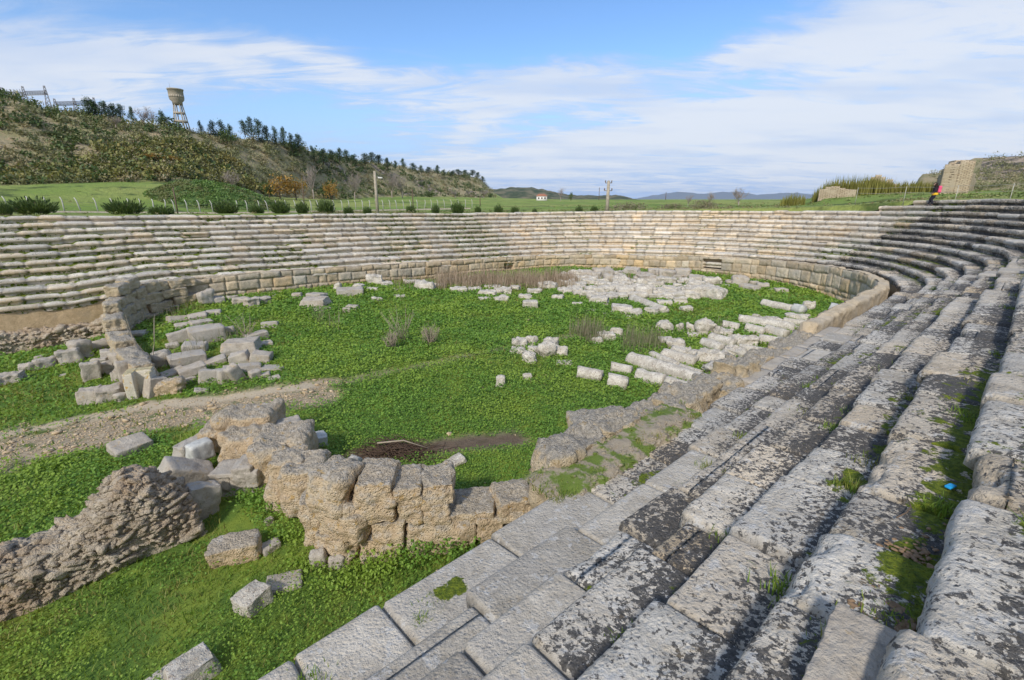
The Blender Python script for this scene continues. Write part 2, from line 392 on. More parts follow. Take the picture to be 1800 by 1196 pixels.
M['rope'] = plain('rope_fibre', (.48, .46, .40), .9)
# ------------------------------------------------------------------ the seating rows
def path(k, us=-16.0, ue=-22.0):
    """plan path of row k: (arclength table, points, outward normals, station q)"""
    R = Rk(k); s1 = U0 - us; s2 = s1 + PI * R; s3 = s2 + (U0 - ue); 
    def at(s):
        s = np.asarray(s, float); u = np.empty_like(s); b = np.empty_like(s); nu = np.zeros_like(s); nb = np.zeros_like(s); q = np.zeros_like(s)
        a = s < s1; u[a] = us + s[a]; b[a] = B0 - R; nb[a] = -1; q[a] = (u[a] - U0) * .001
        c = (s >= s1) & (s < s2); ph = (s[c] - s1) / R; u[c] = U0 + R * np.sin(ph); b[c] = B0 - R * np.cos(ph); nu[c] = np.sin(ph); nb[c] = -np.cos(ph); q[c] = ph / PI
        e = s >= s2; u[e] = U0 - (s[e] - s2); b[e] = B0 + R; nb[e] = 1; q[e] = 1 + (s[e] - s2) / 31
        return u, b, nu, nb, q
    return at, s1, s2, s3
def stations(k, q0, q1, us=-16.0, ue=-22.0, base=.10, near=.028):
    at, s1, s2, s3 = path(k, us, ue); ss = []; s = 0.0
    if q0 is not None: s = s1 + q0 * PI * Rk(k)
    end = s3 if q1 is None else s1 + q1 * PI * Rk(k)
    while s < end:
        ss.append(s); u, b, nu, nb, q = at(np.array([s])); d = math.hypot(math.hypot(u[0], b[0]), 2.5)
        s += min(max(near, d * .0045), .13) if u[0] > -1.5 or b[0] > 15 else .15
    return np.array(ss), at
def seat_row(k, q0=None, q1=None, tread=.68, name='seat_row', smooth_zone=None):
    ss, at = stations(k, q0, q1); u, b, nu, nb, q = at(ss); n = len(ss); rg = np.random.RandomState(100 + k)
    # blocks
    edges = [ss[0] - rg.uniform(0, 1)]
    while edges[-1] < ss[-1] + .1: edges.append(edges[-1] + rg.uniform(.75, 2.0))
    edges = np.array(edges); bi = np.clip(np.searchsorted(edges, ss, 'right') - 1, 0, len(edges) - 2); nb_ = len(edges)
    e = np.minimum(ss - edges[bi], edges[bi + 1] - ss)
    loc = (ss - edges[bi]) / (edges[bi + 1] - edges[bi]) - .5
    worn = .35 + .65 * rg.rand(nb_)
    dz = rg.normal(0, .015, nb_); dn = rg.normal(0, .050, nb_); tl = rg.normal(0, .016, nb_); tw = rg.normal(0, .03, nb_)
    tone = np.clip(rg.normal(1.0, .10, nb_), .72, 1.25); warm = np.clip(rg.normal(.15, .3, nb_), 0, 1)
    lich = np.clip(rg.normal(.95, .14, nb_), .5, 1.25); chip = rg.rand(nb_) < .13
    sunk = rg.rand(nb_) < .05
    mid = (edges + np.append(edges[1:], edges[-1] + 1)) / 2
    mu, mb, _, _, mq = at(mid)
    farm = mq > .30
    lich = np.where(farm, lich * .55, lich); tone = np.where(farm, tone * 1.10, tone); warm = np.where(farm, np.clip(warm - .08, 0, .5), warm)
    # smooth re-laid blocks at the lower left of the near stand
    smoothb = (mq <= 0) & (((k == 6) & (mu < 5.5)) | ((k == 5) & (mu < 7.5) & (rg.rand(nb_) < .85)) | ((k == 4) & (mu < 6) & (rg.rand(nb_) < .75)) | ((k == 3) & (mu < 2.4)) | (rg.rand(nb_) < .05))
    lich = np.where(smoothb, .12, lich); warm = np.where(smoothb, .12, warm); tone = np.where(smoothb, tone * .88, tone)
    worn = np.where(smoothb, .12, worn)
    sN = np.interp(q, *zip(*SQ)); z0 = row_z(k, q)
    # profile: n outward, z relative to the lip, w wear weight, mo moss weight, ct 1 on the tread
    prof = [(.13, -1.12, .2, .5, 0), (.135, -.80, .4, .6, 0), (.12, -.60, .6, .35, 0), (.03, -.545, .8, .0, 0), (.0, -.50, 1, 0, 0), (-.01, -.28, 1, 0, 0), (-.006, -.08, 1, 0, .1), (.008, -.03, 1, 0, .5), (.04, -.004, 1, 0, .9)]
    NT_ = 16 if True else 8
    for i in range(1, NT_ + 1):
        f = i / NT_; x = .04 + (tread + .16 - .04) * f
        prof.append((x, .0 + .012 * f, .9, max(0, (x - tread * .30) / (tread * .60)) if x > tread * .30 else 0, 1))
    prof = np.array(prof); m = len(prof)
    PN, PZ, PW, PM, CT = [np.broadcast_to(prof[:, i], (n, m)) for i in range(5)]
    S = ss[:, None]; gw = np.clip(.05 - .0 * S, .02, .06); step = np.gradient(ss)[:, None]
    grv = np.exp(-(e[:, None] / np.maximum(.024, step * .75)) ** 2)
    N = PN + dn[bi][:, None] * (PN < .2) * 1.0
    zdrop = np.where(PZ < -.1, PZ * sN[:, None], PZ)      # riser depths are fractions of the step height, nose in metres
    
    Z = z0[:, None] + zdrop + dz[bi][:, None] + (tl[bi] * loc)[:, None] + CT * tw[bi][:, None] * (PN - .3)
    Z -= CT * (sunk[bi][:, None]) * .06 + (1 - CT) * 0
    X = u[:, None] + nu[:, None] * N; Y = b[:, None] + nb[:, None] * N
    # displacement
    pts = P3(X, Y, Z); wr = worn[bi][:, None] * PW
    far = (q > .30)[:, None] if True else 0
    big = fbm(pts, 1.1, 3, 7); midn = fbm(pts, 4.5, 4, 13); fine = fbm(pts, 17, 3, 23)
    er = np.clip(fbm(pts, 2.2, 3, 31) * 1.2 + .1, 0, 1)
    lip = np.exp(-((PN - .0) / .10) ** 2) * (PZ > -.45)
    disp = (.020 * big + .024 * midn + .018 * fine) * wr
    ero = er * wr * lip * (.045 + .16 * chip[bi][:, None])
    Z += disp * CT - ero * CT - grv * .075 * (CT > 0) * (PN < tread)
    N2 = -(disp * (1 - CT)) + ero * .8 + grv * .05 * (PN < .12)
    cham = grv * 0
    X = X + nu[:, None] * N2; Y = Y + nb[:, None] * N2
    xw = X * SA - Y * CA; yw = X * CA + Y * SA
    zone = np.clip(fbm(P3(u, b, k * 0.0 + 0 * u), .35, 3, 77) * 2.2 + .25, -.4, 1)
    zone = np.where(q > .95, zone + .62, zone); zone = np.where((q > .35) & (q < .95), zone - .35, zone); zone = np.where((q <= .02), zone + .40, zone)
    mossv = np.clip(zone, -.5, 1)[:, None] * .55 + PM * (.60 if k != 6 else .45) * (zone[:, None] > -.6) - .25
    mossv = np.where(smoothb[bi][:, None], mossv - .5, mossv)
    if k == 6:   # cushion of moss on the paving near the wall end
        mossv += 1.9 * np.exp(-((X - 2.62) ** 2 / .09 + (Y - 4.0) ** 2 / .07))
    if k == 1: mossv += .80 * np.exp(-((X - 3.95) ** 2 / .45 + (Y - .22) ** 2 / .07)) + .75 * np.exp(-((X - 2.75) ** 2 / .22 + (Y - .40) ** 2 / .05)) + .45 * np.exp(-((X - 5.2) ** 2 / .3 + (Y - .15) ** 2 / .03))
    if k == 0: mossv += .6 * np.exp(-((X - 4.3) ** 2 / .1 + (Y + .35) ** 2 / .03))
    if k == 2: mossv += .5 * np.exp(-((X - 5.8) ** 2 / .3 + (Y - .9) ** 2 / .05))
    att = dict(tone=np.broadcast_to(tone[bi][:, None], (n, m)) * (1 - .45 * grv), lich=np.broadcast_to(lich[bi][:, None], (n, m)) * (1 - .35 * (CT < .05) * (q > .3)[:, None]) + .24 * PM * (q <= .3)[:, None] - .12 * (q <= .3)[:, None] * (PM < .1),  # dark speckle made denser towards the tread back, which sets the rows apart
               moss=mossv, warm=np.broadcast_to(warm[bi][:, None], (n, m)) + .3 * (CT < .1) * (q > .35)[:, None])
    return P3(xw, yw, z0[:, None] * 0 + Z).reshape(-1, 3), gridF(n, m), {kk: np.ascontiguousarray(vv).ravel() for kk, vv in att.items()}
stand = empty('seating_stand', (0, 0, 0))
tag(stand, 'horseshoe of weathered limestone seating rows around the green arena', 'seating stand')
TREAD = {k: .68 for k in range(-5, 6)}; TREAD[6] = .98; TREAD[7] = .50; TREAD[8] = .50
for k in range(-5, 9):
    q0, q1 = None, None
    if k == -5: q1 = .322
    if k == -4: q1 = .352
    if k >= 7: q0 = .40
    V, Fq, att = seat_row(k, q0, q1, TREAD[k])
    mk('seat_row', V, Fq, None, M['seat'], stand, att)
def q_of_px(px, py, R):
    r = px_dir(px, py); u, b = xy2uv(r.x, r.y); A = u * u + b * b; B = u * U0 + b * B0; C = U0 * U0 + B0 * B0 - R * R
    tt = (B + math.sqrt(B * B - A * C)) / A
    return 1 + (U0 - tt * u) / 31 if tt * u < U0 and tt * b > B0 else math.atan2(tt * u - U0, B0 - tt * b) / PI
ops = []
for (a_, b_, t0, t1) in ((888, 905, .30, .66), (1233, 1266, .42, .90)):
    qa, qb = q_of_px(b_, 475, 14.5), q_of_px(a_, 475, 14.5); ops.append((min(qa, qb), max(qa, qb), t0, t1))
# podium wall under the lowest row (near side face down to the ground, far side beyond the ring wall)
def podium(kk, q0, q1):
    ss, at = stations(kk, q0, q1, near=.06); u, b, nu, nb, q = at(ss); z0 = row_z(kk, q); zg = gh(u, b) - .35
    V = []; m = 14; T = np.linspace(0, 1, m)
    n = len(ss); rg = np.random.RandomState(55)
    Zm = (z0 - .30)[:, None] * (1 - T) + zg[:, None] * T
    off = .12 + 0 * Zm
    for (oq0, oq1, _, _) in ops: off = off + 2.6 * (((q > oq0 - .01) & (q < oq1 + .01))[:, None])
    pts = P3(u[:, None] + 0 * Zm, b[:, None] + 0 * Zm, Zm)
    d = .05 * fbm(pts, 1.5, 4, 3) + .02 * fbm(pts, 8, 3, 5)
    X = u[:, None] + nu[:, None] * (off + d); Y = b[:, None] + nb[:, None] * (off + d)
    V = P3(X * SA - Y * CA, X * CA + Y * SA, Zm).reshape(-1, 3)
    return V, gridF(n, m, True), dict(tone=np.full(n * m, 1.0), lich=np.full(n * m, .5), moss=np.full(n * m, -.3), warm=np.full(n * m, .8))
V, Fq, a = podium(6, None, .42); mk('podium_wall', V, Fq, None, M['arena'], stand, a)
V, Fq, a = podium(8, .40, None); mk('podium_wall', V, Fq, None, M['arena'], stand, a)
# ------------------------------------------------------------------ arena ground
def smooth(x, a, b):
    t_ = np.clip((x - a) / (b - a), 0, 1); return t_ * t_ * (3 - 2 * t_)
def pdist(u, b, poly):
    d = np.full(np.shape(u), 1e9)
    for (p, q_) in zip(poly[:-1], poly[1:]):
        dx, dy = q_[0] - p[0], q_[1] - p[1]; L2 = dx * dx + dy * dy
        tt = np.clip(((u - p[0]) * dx + (b - p[1]) * dy) / L2, 0, 1)
        d = np.minimum(d, np.hypot(u - p[0] - tt * dx, b - p[1] - tt * dy))
    return d
def GU(px, py): v = G(px, py); return xy2uv(v.x, v.y)
PATHL = [GU(*p) for p in ((-250, 840), (0, 768), (130, 742), (250, 716), (400, 697), (540, 680))]
TRAIL = [GU(*p) for p in ((540, 680), (640, 662), (760, 640), (880, 615), (1010, 590))]
GRAV = [GU(*p) for p in ((-200, 900), (0, 800), (120, 775), (230, 745), (330, 722), (420, 712), (520, 690))]
BRUSH = [GU(*p) for p in ((640, 808), (720, 795), (800, 786), (900, 772))]
SHADEB = [GU(*p) for p in ((265, 505), (420, 535))]
def masks(u, b):
    p0 = P3(u, b, 0 * u); n = fbm(p0, .55, 4, 3); n2 = fbm(p0, 2.2, 3, 9)
    gravel = smooth(1.65 + 1.0 * n + .6 * n2 - pdist(u, b, GRAV), 0, .8)
    path_ = smooth(.42 + .3 * n2 - pdist(u, b, PATHL), 0, .25)
    trail = smooth(.45 + .45 * n - pdist(u, b, TRAIL), 0, .5) * .8
    br = smooth(.75 + .4 * n - pdist(u, b, BRUSH), 0, .5)
    patch = smooth(fbm(p0, .30, 4, 41) + .4 * fbm(p0, 1.4, 3, 43), .10, .42) * .85
    bare = np.clip(np.maximum.reduce([gravel, path_, trail * .7, br]), 0, 1)
    short = np.clip(np.maximum(patch, trail), 0, 1)
    return bare, short, path_, br
def gmicro(u, b):
    p0 = P3(u, b, 0 * u); return .10 * fbm(p0, .45, 3, 61) + .03 * fbm(p0, 2.5, 3, 62)
gu = np.concatenate([np.arange(-24, -3, .5), np.arange(-3, 13, .1), np.arange(13, 47.5, .22)]); gb = np.concatenate([np.arange(3.6, 20, .1), np.arange(20, 43, .2)])
UU, BB = np.meshgrid(gu, gb, indexing='ij'); ZZ = gh(UU, BB) + gmicro(UU, BB)
bare, short, pth, br = masks(UU, BB)
m_, t, b_ = new_mat('arena_ground'); P = t.pos()
f1 = t.noise(P, 9, 6, .7); f2 = t.noise(P, 40, 4, .7); f3 = t.noise(P, 1.1, 5, .6)
gcol = t.mix(f1, (.06, .12, .018), (.14, .22, .035)); gcol = t.mix(t.step(f3, .45, .62), gcol, (.19, .25, .035))
dcol = t.mix(t.step(f1, .35, .65), (.26, .19, .11), (.44, .35, .23)); dcol = t.mix(t.step(f2, .5, .7), dcol, (.50, .45, .37))
dcol = t.mix(t.math('MULTIPLY', t.step(t.noise(P, 2.3, 6, .7), .52, .60), .8), dcol, (.09, .13, .03))
dcol = t.mix(t.attr('path'), dcol, t.mix(f2, (.44, .35, .23), (.56, .47, .34)))
dcol = t.mix(t.math('MULTIPLY', t.attr('brush'), .85), dcol, (.11, .075, .05))
c = t.mix(t.attr('bare'), gcol, dcol)
t.put(b_.inputs['Base Color'], c); b_.inputs['Roughness'].default_value = .95
bumpn(t, b_, t.math('ADD', f1, t.math('MULTIPLY', f2, .6)), .8, .05)
xw = UU * SA - BB * CA; yw = UU * CA + BB * SA
g = mk('ground', P3(xw, yw, ZZ).reshape(-1, 3), gridF(*UU.shape), None, m_, None, dict(bare=bare.ravel(), path=pth.ravel(), brush=br.ravel()))
tag(g, 'arena floor of green ground with a stony strip', None, None, 'structure')
# ------------------------------------------------------------------ leafy ground cover
def leaves(rs, C, size, tiltmax=.5, v=None, up=True, aspect=.8, bend=0.0):
    """one quad per centre, random heading and tilt"""
    n = len(C); a = rs.uniform(0, 2 * PI, n); tl = rs.normal(0, tiltmax, n); tl2 = rs.normal(0, tiltmax, n)
    X = np.stack([np.cos(a), np.sin(a), np.tan(np.clip(tl, -1.3, 1.3))], 1); Y = np.stack([-np.sin(a), np.cos(a), np.tan(np.clip(tl2, -1.3, 1.3))], 1)
    X /= np.linalg.norm(X, axis=1, keepdims=True); Y /= np.linalg.norm(Y, axis=1, keepdims=True)
    s = np.asarray(size)[:, None] if hasattr(size, '__len__') else size
    s = s * rs.uniform(.7, 1.3, (n, 1)); X = X * s * .5; Y = Y * s * .5 * aspect
    V = np.stack([C - X, C - Y, C + X, C + Y], 1).reshape(-1, 3)
    Fq = np.arange(4 * n).reshape(-1, 4); vv = np.repeat(rs.rand(n) if v is None else v, 4)
    return V, Fq, vv
def inside_arena(u, b):
    ok = (u > 1.6) & (b > 5.7 + .0 * u) & (b < 34.2)
    r = np.hypot(u - U0, b - B0); ok &= ~((u > U0) & (r > 14.4))
    ok &= ~((u < 6) & (b < 6.2 + np.maximum(0, (4.2 - u)) * 1.1))
    return ok
rs = np.random.RandomState(5)
def uniform(rs, n, u0, u1, b0, b1): return rs.uniform(u0, u1, n), rs.uniform(b0, b1, n)
C_all = []; S_all = []
NC = 1050000; uu, bb = uniform(rs, NC, -4, 45.5, 4.6, 34.6)
x_, y_ = uu * SA - bb * CA, uu * CA + bb * SA; dist = np.hypot(x_, y_)
dens = np.clip((9.5 / dist) ** 1.45, .05, 1)
p0 = P3(uu, bb, 0 * uu)
bare, short, pth, br = masks(uu, bb)
tall = smooth(fbm(p0, .4, 3, 91), -.5, .1)
ins = inside_arena(uu, bb)
outl = (uu < 1.0) & (bb > 11.6) & (bb < 18.0) & (uu > -4)              # clover by the stony strip, left of the ring wall
near_ = (uu > -4) & (uu < 7) & (bb < 9.8) & (uu < 4.2)
west = (uu < .5) & (bb > 19)
pr = np.where(ins, (1 - bare) * (1 - .85 * short), 0) + np.where(outl, (1 - bare) * .95, 0) + np.where(near_ & ~ins, .85 * smooth(fbm(p0, .6, 3, 19), -.45, .25), 0) + np.where(west & ~ins, .22, 0)
keep = rs.rand(NC) < dens * pr * 1.0
uu, bb, dist, tall, x_, y_ = [a[keep] for a in (uu, bb, dist, tall, x_, y_)]
z = gh(uu, bb) + gmicro(uu, bb) + .02 + rs.rand(len(uu)) ** .7 * (.05 + .15 * tall)
size = np.clip(.0048 * dist, .038, .21)
V, Fq, vv = leaves(rs, np.stack([x_, y_, z], 1), size, .45)
o = mk('clover', V, Fq, None, M['clover'], None, dict(v=vv), smooth=False); tag(o, 'dense low green clover leaves over the arena floor', 'ground cover', None, 'stuff')
print('clover', len(vv) // 4)
def blades(rs, C, h, wdt, lean=.35, v=None):
    n = len(C); a = rs.uniform(0, 2 * PI, n); hh = (h if hasattr(h, '__len__') else np.full(n, h)) * rs.uniform(.6, 1.3, n)
    L = np.abs(rs.normal(0, lean, n)); d = np.stack([np.cos(a), np.sin(a), 0 * a], 1); sd = np.stack([-np.sin(a), np.cos(a), 0 * a], 1)
    wv = (wdt if hasattr(wdt, '__len__') else np.full(n, wdt))[:, None]
    m1 = C + d * (hh * L * .35)[:, None] + np.array([0, 0, 1]) * (hh * .55)[:, None]
    tp = C + d * (hh * L)[:, None] + np.array([0, 0, 1]) * hh[:, None]
    V = np.stack([C - sd * wv, C + sd * wv, m1 + sd * wv * .7, m1 - sd * wv * .7, tp], 1).reshape(-1, 3)
    i = np.arange(n) * 5; Fq = np.stack([i, i + 1, i + 2, i + 3], 1); Ft = np.stack([i + 3, i + 2, i + 4], 1)
    vv = np.repeat(rs.rand(n) if v is None else v, 5); return V, Fq, Ft, vv
NG = 520000; uu, bb = uniform(rs, NG, -6, 46, 4.5, 35.5)
x_, y_ = uu * SA - bb * CA, uu * CA + bb * SA; dist = np.hypot(x_, y_)
bare, short, pth, br = masks(uu, bb); ins = inside_arena(uu, bb)
pr = np.where(ins, .10 + short * .8, .95) * (1 - bare * .93) * (1 - br)
pr *= ~((uu > 1.2) & (uu < 3.2) & (bb < 11) & ~ins & (bb > 9))
keep = rs.rand(NG) < np.clip((9 / dist) ** 1.4, .04, 1) * pr
uu, bb, dist, x_, y_ = [a[keep] for a in (uu, bb, dist, x_, y_)]
z = gh(uu, bb) + gmicro(uu, bb) - .01
V, Fq, Ft, vv = blades(rs, np.stack([x_, y_, z], 1), .05 + .05 * rs.rand(len(uu)) + .002 * dist, np.clip(.0012 * dist, .006, .04), .7)
o = mk('grass', V, Fq, Ft, M['grass'], None, dict(v=vv), smooth=False); tag(o, 'short green grass between the stones', 'grass', None, 'stuff')
print('grass', len(vv) // 5)
# ------------------------------------------------------------------ arena ring wall (far side)
HT = [(-1, 4.35), (0, 4.5), (.12, 4.62), (.25, 4.78), (.35, 4.98), (.5, 5.30), (.65, 5.60), (.9, 5.55), (1.4, 4.98), (1.7, 4.66), (1.95, 4.85), (2.2, 5)]
def ring_sheet(qa_u, q1, Rf, seed, ds=.07, thick=.62, openings=()):
    us = qa_u; s1 = U0 - us if us is not None else 0
    R = Rf; at_pts = []
    if us is None: us = U0; 
    L = (U0 - us) + PI * R + (31 - 3.0)
    if q1 is not None: L = (U0 - us) + q1 * PI * R
    ss = np.arange(0, L, ds); u = np.empty_like(ss); b = u.copy(); nu = u * 0; nb = u * 0; q = u * 0
    s1 = U0 - us; s2 = s1 + PI * R
    a = ss < s1; u[a] = us + ss[a]; b[a] = B0 - R; nb[a] = -1; q[a] = (u[a] - U0) * .001
    c = (ss >= s1) & (ss < s2); ph = (ss[c] - s1) / R; u[c] = U0 + R * np.sin(ph); b[c] = B0 - R * np.cos(ph); nu[c] = np.sin(ph); nb[c] = -np.cos(ph); q[c] = ph / PI
    e = ss >= s2; u[e] = U0 - (ss[e] - s2); b[e] = B0 + R; nb[e] = 1; q[e] = 1 + (ss[e] - s2) / 31
    rg = np.random.RandomState(seed); zt = CAMZ - np.interp(q, *zip(*HT)); zb = gh(u, b) - .3
    # ragged top
    bid = np.floor(ss / 1.1 + .5 * np.sin(ss * .3)).astype(int); drop = np.abs(rg.normal(0, .05, bid.max() + 2))[bid - bid.min()]
    zt = zt - drop
    m = 34; T = np.linspace(0, 1, m); Hh = (zt - zb)
    Zf = zb[:, None] + Hh[:, None] * T
    ch = [0.0, .22, .38, .76, 1.001]
    sh = .035 * fbm(P3(ss * .5, 0 * ss, 0 * ss + seed), 1, 3, 2) + .02 * fbm(P3(np.floor(ss / 5.), 0 * ss, 0 * ss), 7.3, 1, 5); T2 = np.clip(T[None, :] + sh[:, None] * np.sin(T * PI)[None, :], 0, 1); ci = np.clip(np.searchsorted(ch, T2, 'right') - 1, 0, len(ch) - 2); ec = np.minimum(T2 - np.array(ch)[ci], np.array(ch)[ci + 1] - T2)
    disp = np.zeros((len(ss), m)); tone = np.ones((len(ss), m)); warm = np.ones((len(ss), m)) * .4; gap = np.zeros((len(ss), m))
    for j in range(len(ch) - 1):
        ln = (.9, .6, .85, 1.05)[j]
        ed = [-rg.rand()]
        while ed[-1] < ss[-1] + 1: ed.append(ed[-1] + rg.uniform(.6, 1.6) * ln)
        ed = np.array(ed); bi = np.clip(np.searchsorted(ed, ss, 'right') - 1, 0, len(ed) - 2)
        es = np.minimum(ss - ed[bi], ed[bi + 1] - ss); tn = np.clip(rg.normal(1, .13, len(ed)), .6, 1.3)[bi]; wm = np.clip(rg.normal(.25, .25, len(ed)), 0, .8)[bi]; pd = rg.normal(0, .03, len(ed))[bi]
        ee = np.minimum(es[:, None], ec * Hh[:, None] + .01); gg = np.exp(-(ee / .035) ** 2); mk_ = ci == j
        disp = np.where(mk_, pd[:, None] - .09 * gg - .045 * np.exp(-(ee / .12) ** 2), disp); tone = np.where(mk_, tn[:, None] * (1 - .30 * gg), tone); warm = np.where(mk_, wm[:, None], warm)
    X = u[:, None] + 0 * Zf; Y = b[:, None] + 0 * Zf
    pts = P3(X, Y, Zf); d = disp + .06 * fbm(pts, 1.6, 4, seed) + .035 * fbm(pts, 7, 4, seed + 1)
    for (oq0, oq1, ot0, ot1) in openings:
        inn = ((q > oq0) & (q < oq1))[:, None] & ((T > ot0) & (T < ot1))[None, :]
        d = np.where(inn, -2.2, d)
    X = X - nu[:, None] * d; Y = Y - nb[:, None] * d
    # top and back
    nt = 7; TT = np.linspace(0, 1, nt)[1:]
    Xt = u[:, None] + nu[:, None] * (thick * TT) ; Yt = b[:, None] + nb[:, None] * (thick * TT)
    Zt = zt[:, None] + 0 * Xt + .10 * fbm(P3(Xt, Yt, 0 * Xt), 2.5, 4, 4) - .04 * (TT > .95)
    k2 = 8; Tb = np.linspace(0, 1, k2)[1:]
    Zk = zt[:, None] - Tb * 1.0; Xk = u[:, None] + nu[:, None] * (thick + .02 + .12 * fbm(P3(u[:, None] + 0 * Zk, b[:, None] + 0 * Zk, Zk), 2, 3, 6)); Yk = b[:, None] + nb[:, None] * (thick + .12 * fbm(P3(u[:, None] + 0 * Zk, b[:, None] + 0 * Zk, Zk), 2.5, 4, 6))
    X = np.concatenate([X, Xt, Xk], 1); Y = np.concatenate([Y, Yt, Yk], 1); Z = np.concatenate([Zf, Zt, Zk], 1); mm = X.shape[1]
    tone = np.concatenate([tone, np.ones((len(ss), mm - m))], 1); warm = np.concatenate([warm, np.full((len(ss), mm - m), .3)], 1)
    lowz = np.clip(1 - np.concatenate([T, np.ones(mm - m)]) * 2.2, 0, 1)[None, :]
    att = dict(tone=tone, warm=np.clip(warm + .6 * lowz + .25 * (q > .6)[:, None] * (q < 1.3)[:, None], 0, 1.3), lich=np.full(X.shape, .7) + .5 * (q < .35)[:, None], moss=np.full(X.shape, -.25) + .15 * (np.arange(mm) >= m)[None, :])
    V = P3(X * SA - Y * CA, X * CA + Y * SA, Z).reshape(-1, 3); Fq = gridF(len(ss), mm)
    # end cap at the free end
    i0 = [0 * mm + j for j in range(mm)]
    Ft = []; cidx = len(V); V = np.vstack([V, V[:mm].mean(0)])
    for j in range(mm - 1): Ft.append((cidx, j, j + 1))
    Ft.append((cidx, mm - 1, 0))
    return V, Fq, Ft, {kk: np.append(np.ascontiguousarray(vv).ravel(), 1.0 if kk != 'moss' else -.3) for kk, vv in att.items()}
rw = empty('arena_ring_wall'); tag(rw, 'curved ashlar wall of cream blocks enclosing the far side of the arena', 'wall')
V, Fq, Ft, a = ring_sheet(20.2, None, 14.55, 71, ds=.055, openings=ops)
mk('masonry', V, Fq, Ft, M['arena'], rw, a)
# ------------------------------------------------------------------ worn block walls near the camera
def zpx(py, Y):
    yy = (598 - py) / F_PX; return CAMZ + Y * (-math.sin(PITCH) + yy * math.cos(PITCH)) / (math.cos(PITCH) + yy * math.sin(PITCH))
def block_from_px(name, rect, uv, thick, mat, parent, seed, ang=None, n=12, rad=.16, amp=.11, skew=.08, lean=0, top=False):
    x0, y0, x1, y1 = rect; u, b = uv; x, y = uv2xy(u, b)
    zt, zb = zpx(y0, y + (thick * .8 if top else 0)), zpx(y1, y); zm = (zt + zb) / 2
    dep = y * math.cos(PITCH) - (zm - CAMZ) * math.sin(PITCH)
    xc = ((x0 + x1) / 2 - 900) / F_PX * dep; wd = (x1 - x0) / F_PX * dep
    if ang is None: ang = 0
    wd = wd * .985
    P, Fq = rblock(wd, thick, (zt - zb) * 1.05, seed, n, rad, amp, 3.2, skew)
    if lean: P = rotm(P, (0, lean, 0))
    P = rotz(P, ang)
    o = mk(name, P, Fq, None, mat, parent, loc=(xc, y + thick * .5 * math.cos(ang), zb)); return o
def polyhit(px, py, poly):
    r = px_dir(px, py); du, db = xy2uv(r.x, r.y); best = None
    for (p, q_) in zip(poly[:-1], poly[1:]):
        ex, ey = q_[0] - p[0], q_[1] - p[1]; det = du * (-ey) + ex * db
        if abs(det) < 1e-6: continue
        tt = (p[0] * (-ey) + ex * p[1]) / det; s = (du * p[1] - db * p[0]) / det
        if tt > 0 and -.02 <= s <= 1.02:
            X0, Y0 = uv2xy(*p); X1, Y1 = uv2xy(*q_)
            if best is None or tt < best[0]: best = (tt, (p[0] + s * ex, p[1] + s * ey), math.atan2(Y1 - Y0, X1 - X0))
    return best
NPOLY = [(2.0, 9.7), (2.26, 8.32), (2.62, 7.43), (3.36, 6.85), (4.30, 6.34), (5.2, 5.75), (6.4, 5.25), (8, 5.1)]
nw = empty('near_ring_wall', G(640, 960)); tag(nw, 'tall broken wall of tan rounded boulders beside the paving in front', 'wall')
nw_loc = nw.location.copy(); nw.location = (0, 0, 0)
NB = [(541, 808, 621, 909), (619, 816, 690, 897), (685, 824, 735, 895), (734, 820, 795, 895), (782, 866, 869, 924), (866, 848, 936, 918),
      (601, 888, 690, 924), (691, 891, 733, 926), (733, 891, 782, 926), (556, 906, 652, 954), (650, 922, 710, 979), (708, 922, 836, 976), (834, 912, 884, 950),
      (557, 946, 632, 997), (840, 940, 900, 985), (628, 952, 700, 1000), (884, 905, 940, 950), (560, 890, 612, 915)]
for i, rc in enumerate(NB):
    h = polyhit((rc[0] + rc[2]) / 2, (rc[1] + rc[3]) / 2, NPOLY)
    if h: block_from_px('block', rc, h[1], .85, M['tan'], nw, 300 + i, max(-1.0, min(1.0, h[2] * .8)), n=24, rad=.15, amp=.15, top=i < 6, skew=.14)
LB = [((376, 708, 470, 792), (2.4, 12.6), 1.2), ((345, 740, 398, 802), (1.8, 13.0), .8), ((438, 748, 530, 830), (2.65, 11.0), 1.1), ((384, 770, 462, 868), (2.3, 11.9), .9),
      ((440, 800, 500, 905), (2.35, 10.7), .9), ((464, 822, 532, 930), (2.3, 9.75), .9), ((486, 796, 560, 915), (2.5, 9.05), 1.1), ((526, 890, 566, 966), (2.3, 8.3), .6), ((400, 840, 460, 880), (2.2, 11.2), .8)]
for i, (rc, uv, th_) in enumerate(LB): block_from_px('block', rc, uv, th_, M['tan'], nw, 340 + i, .15, n=28, rad=.2, amp=.15, top=i in (0, 1, 2, 6))
bw = empty('pier_of_small_blocks'); tag(bw, 'small stump of squared brown stones leaning on the tall tan wall', 'wall stump')
for i, rc in enumerate([(364, 812, 406, 842), (402, 802, 432, 836), (364, 838, 402, 866), (398, 834, 432, 862), (426, 832, 450, 860), (366, 858, 452, 888), (410, 824, 440, 846)]):
    block_from_px('block', rc, (1.55, 11.15), .7, M['grey'], bw, 370 + i, .1, n=12, rad=.18, amp=.12, top=i < 2)
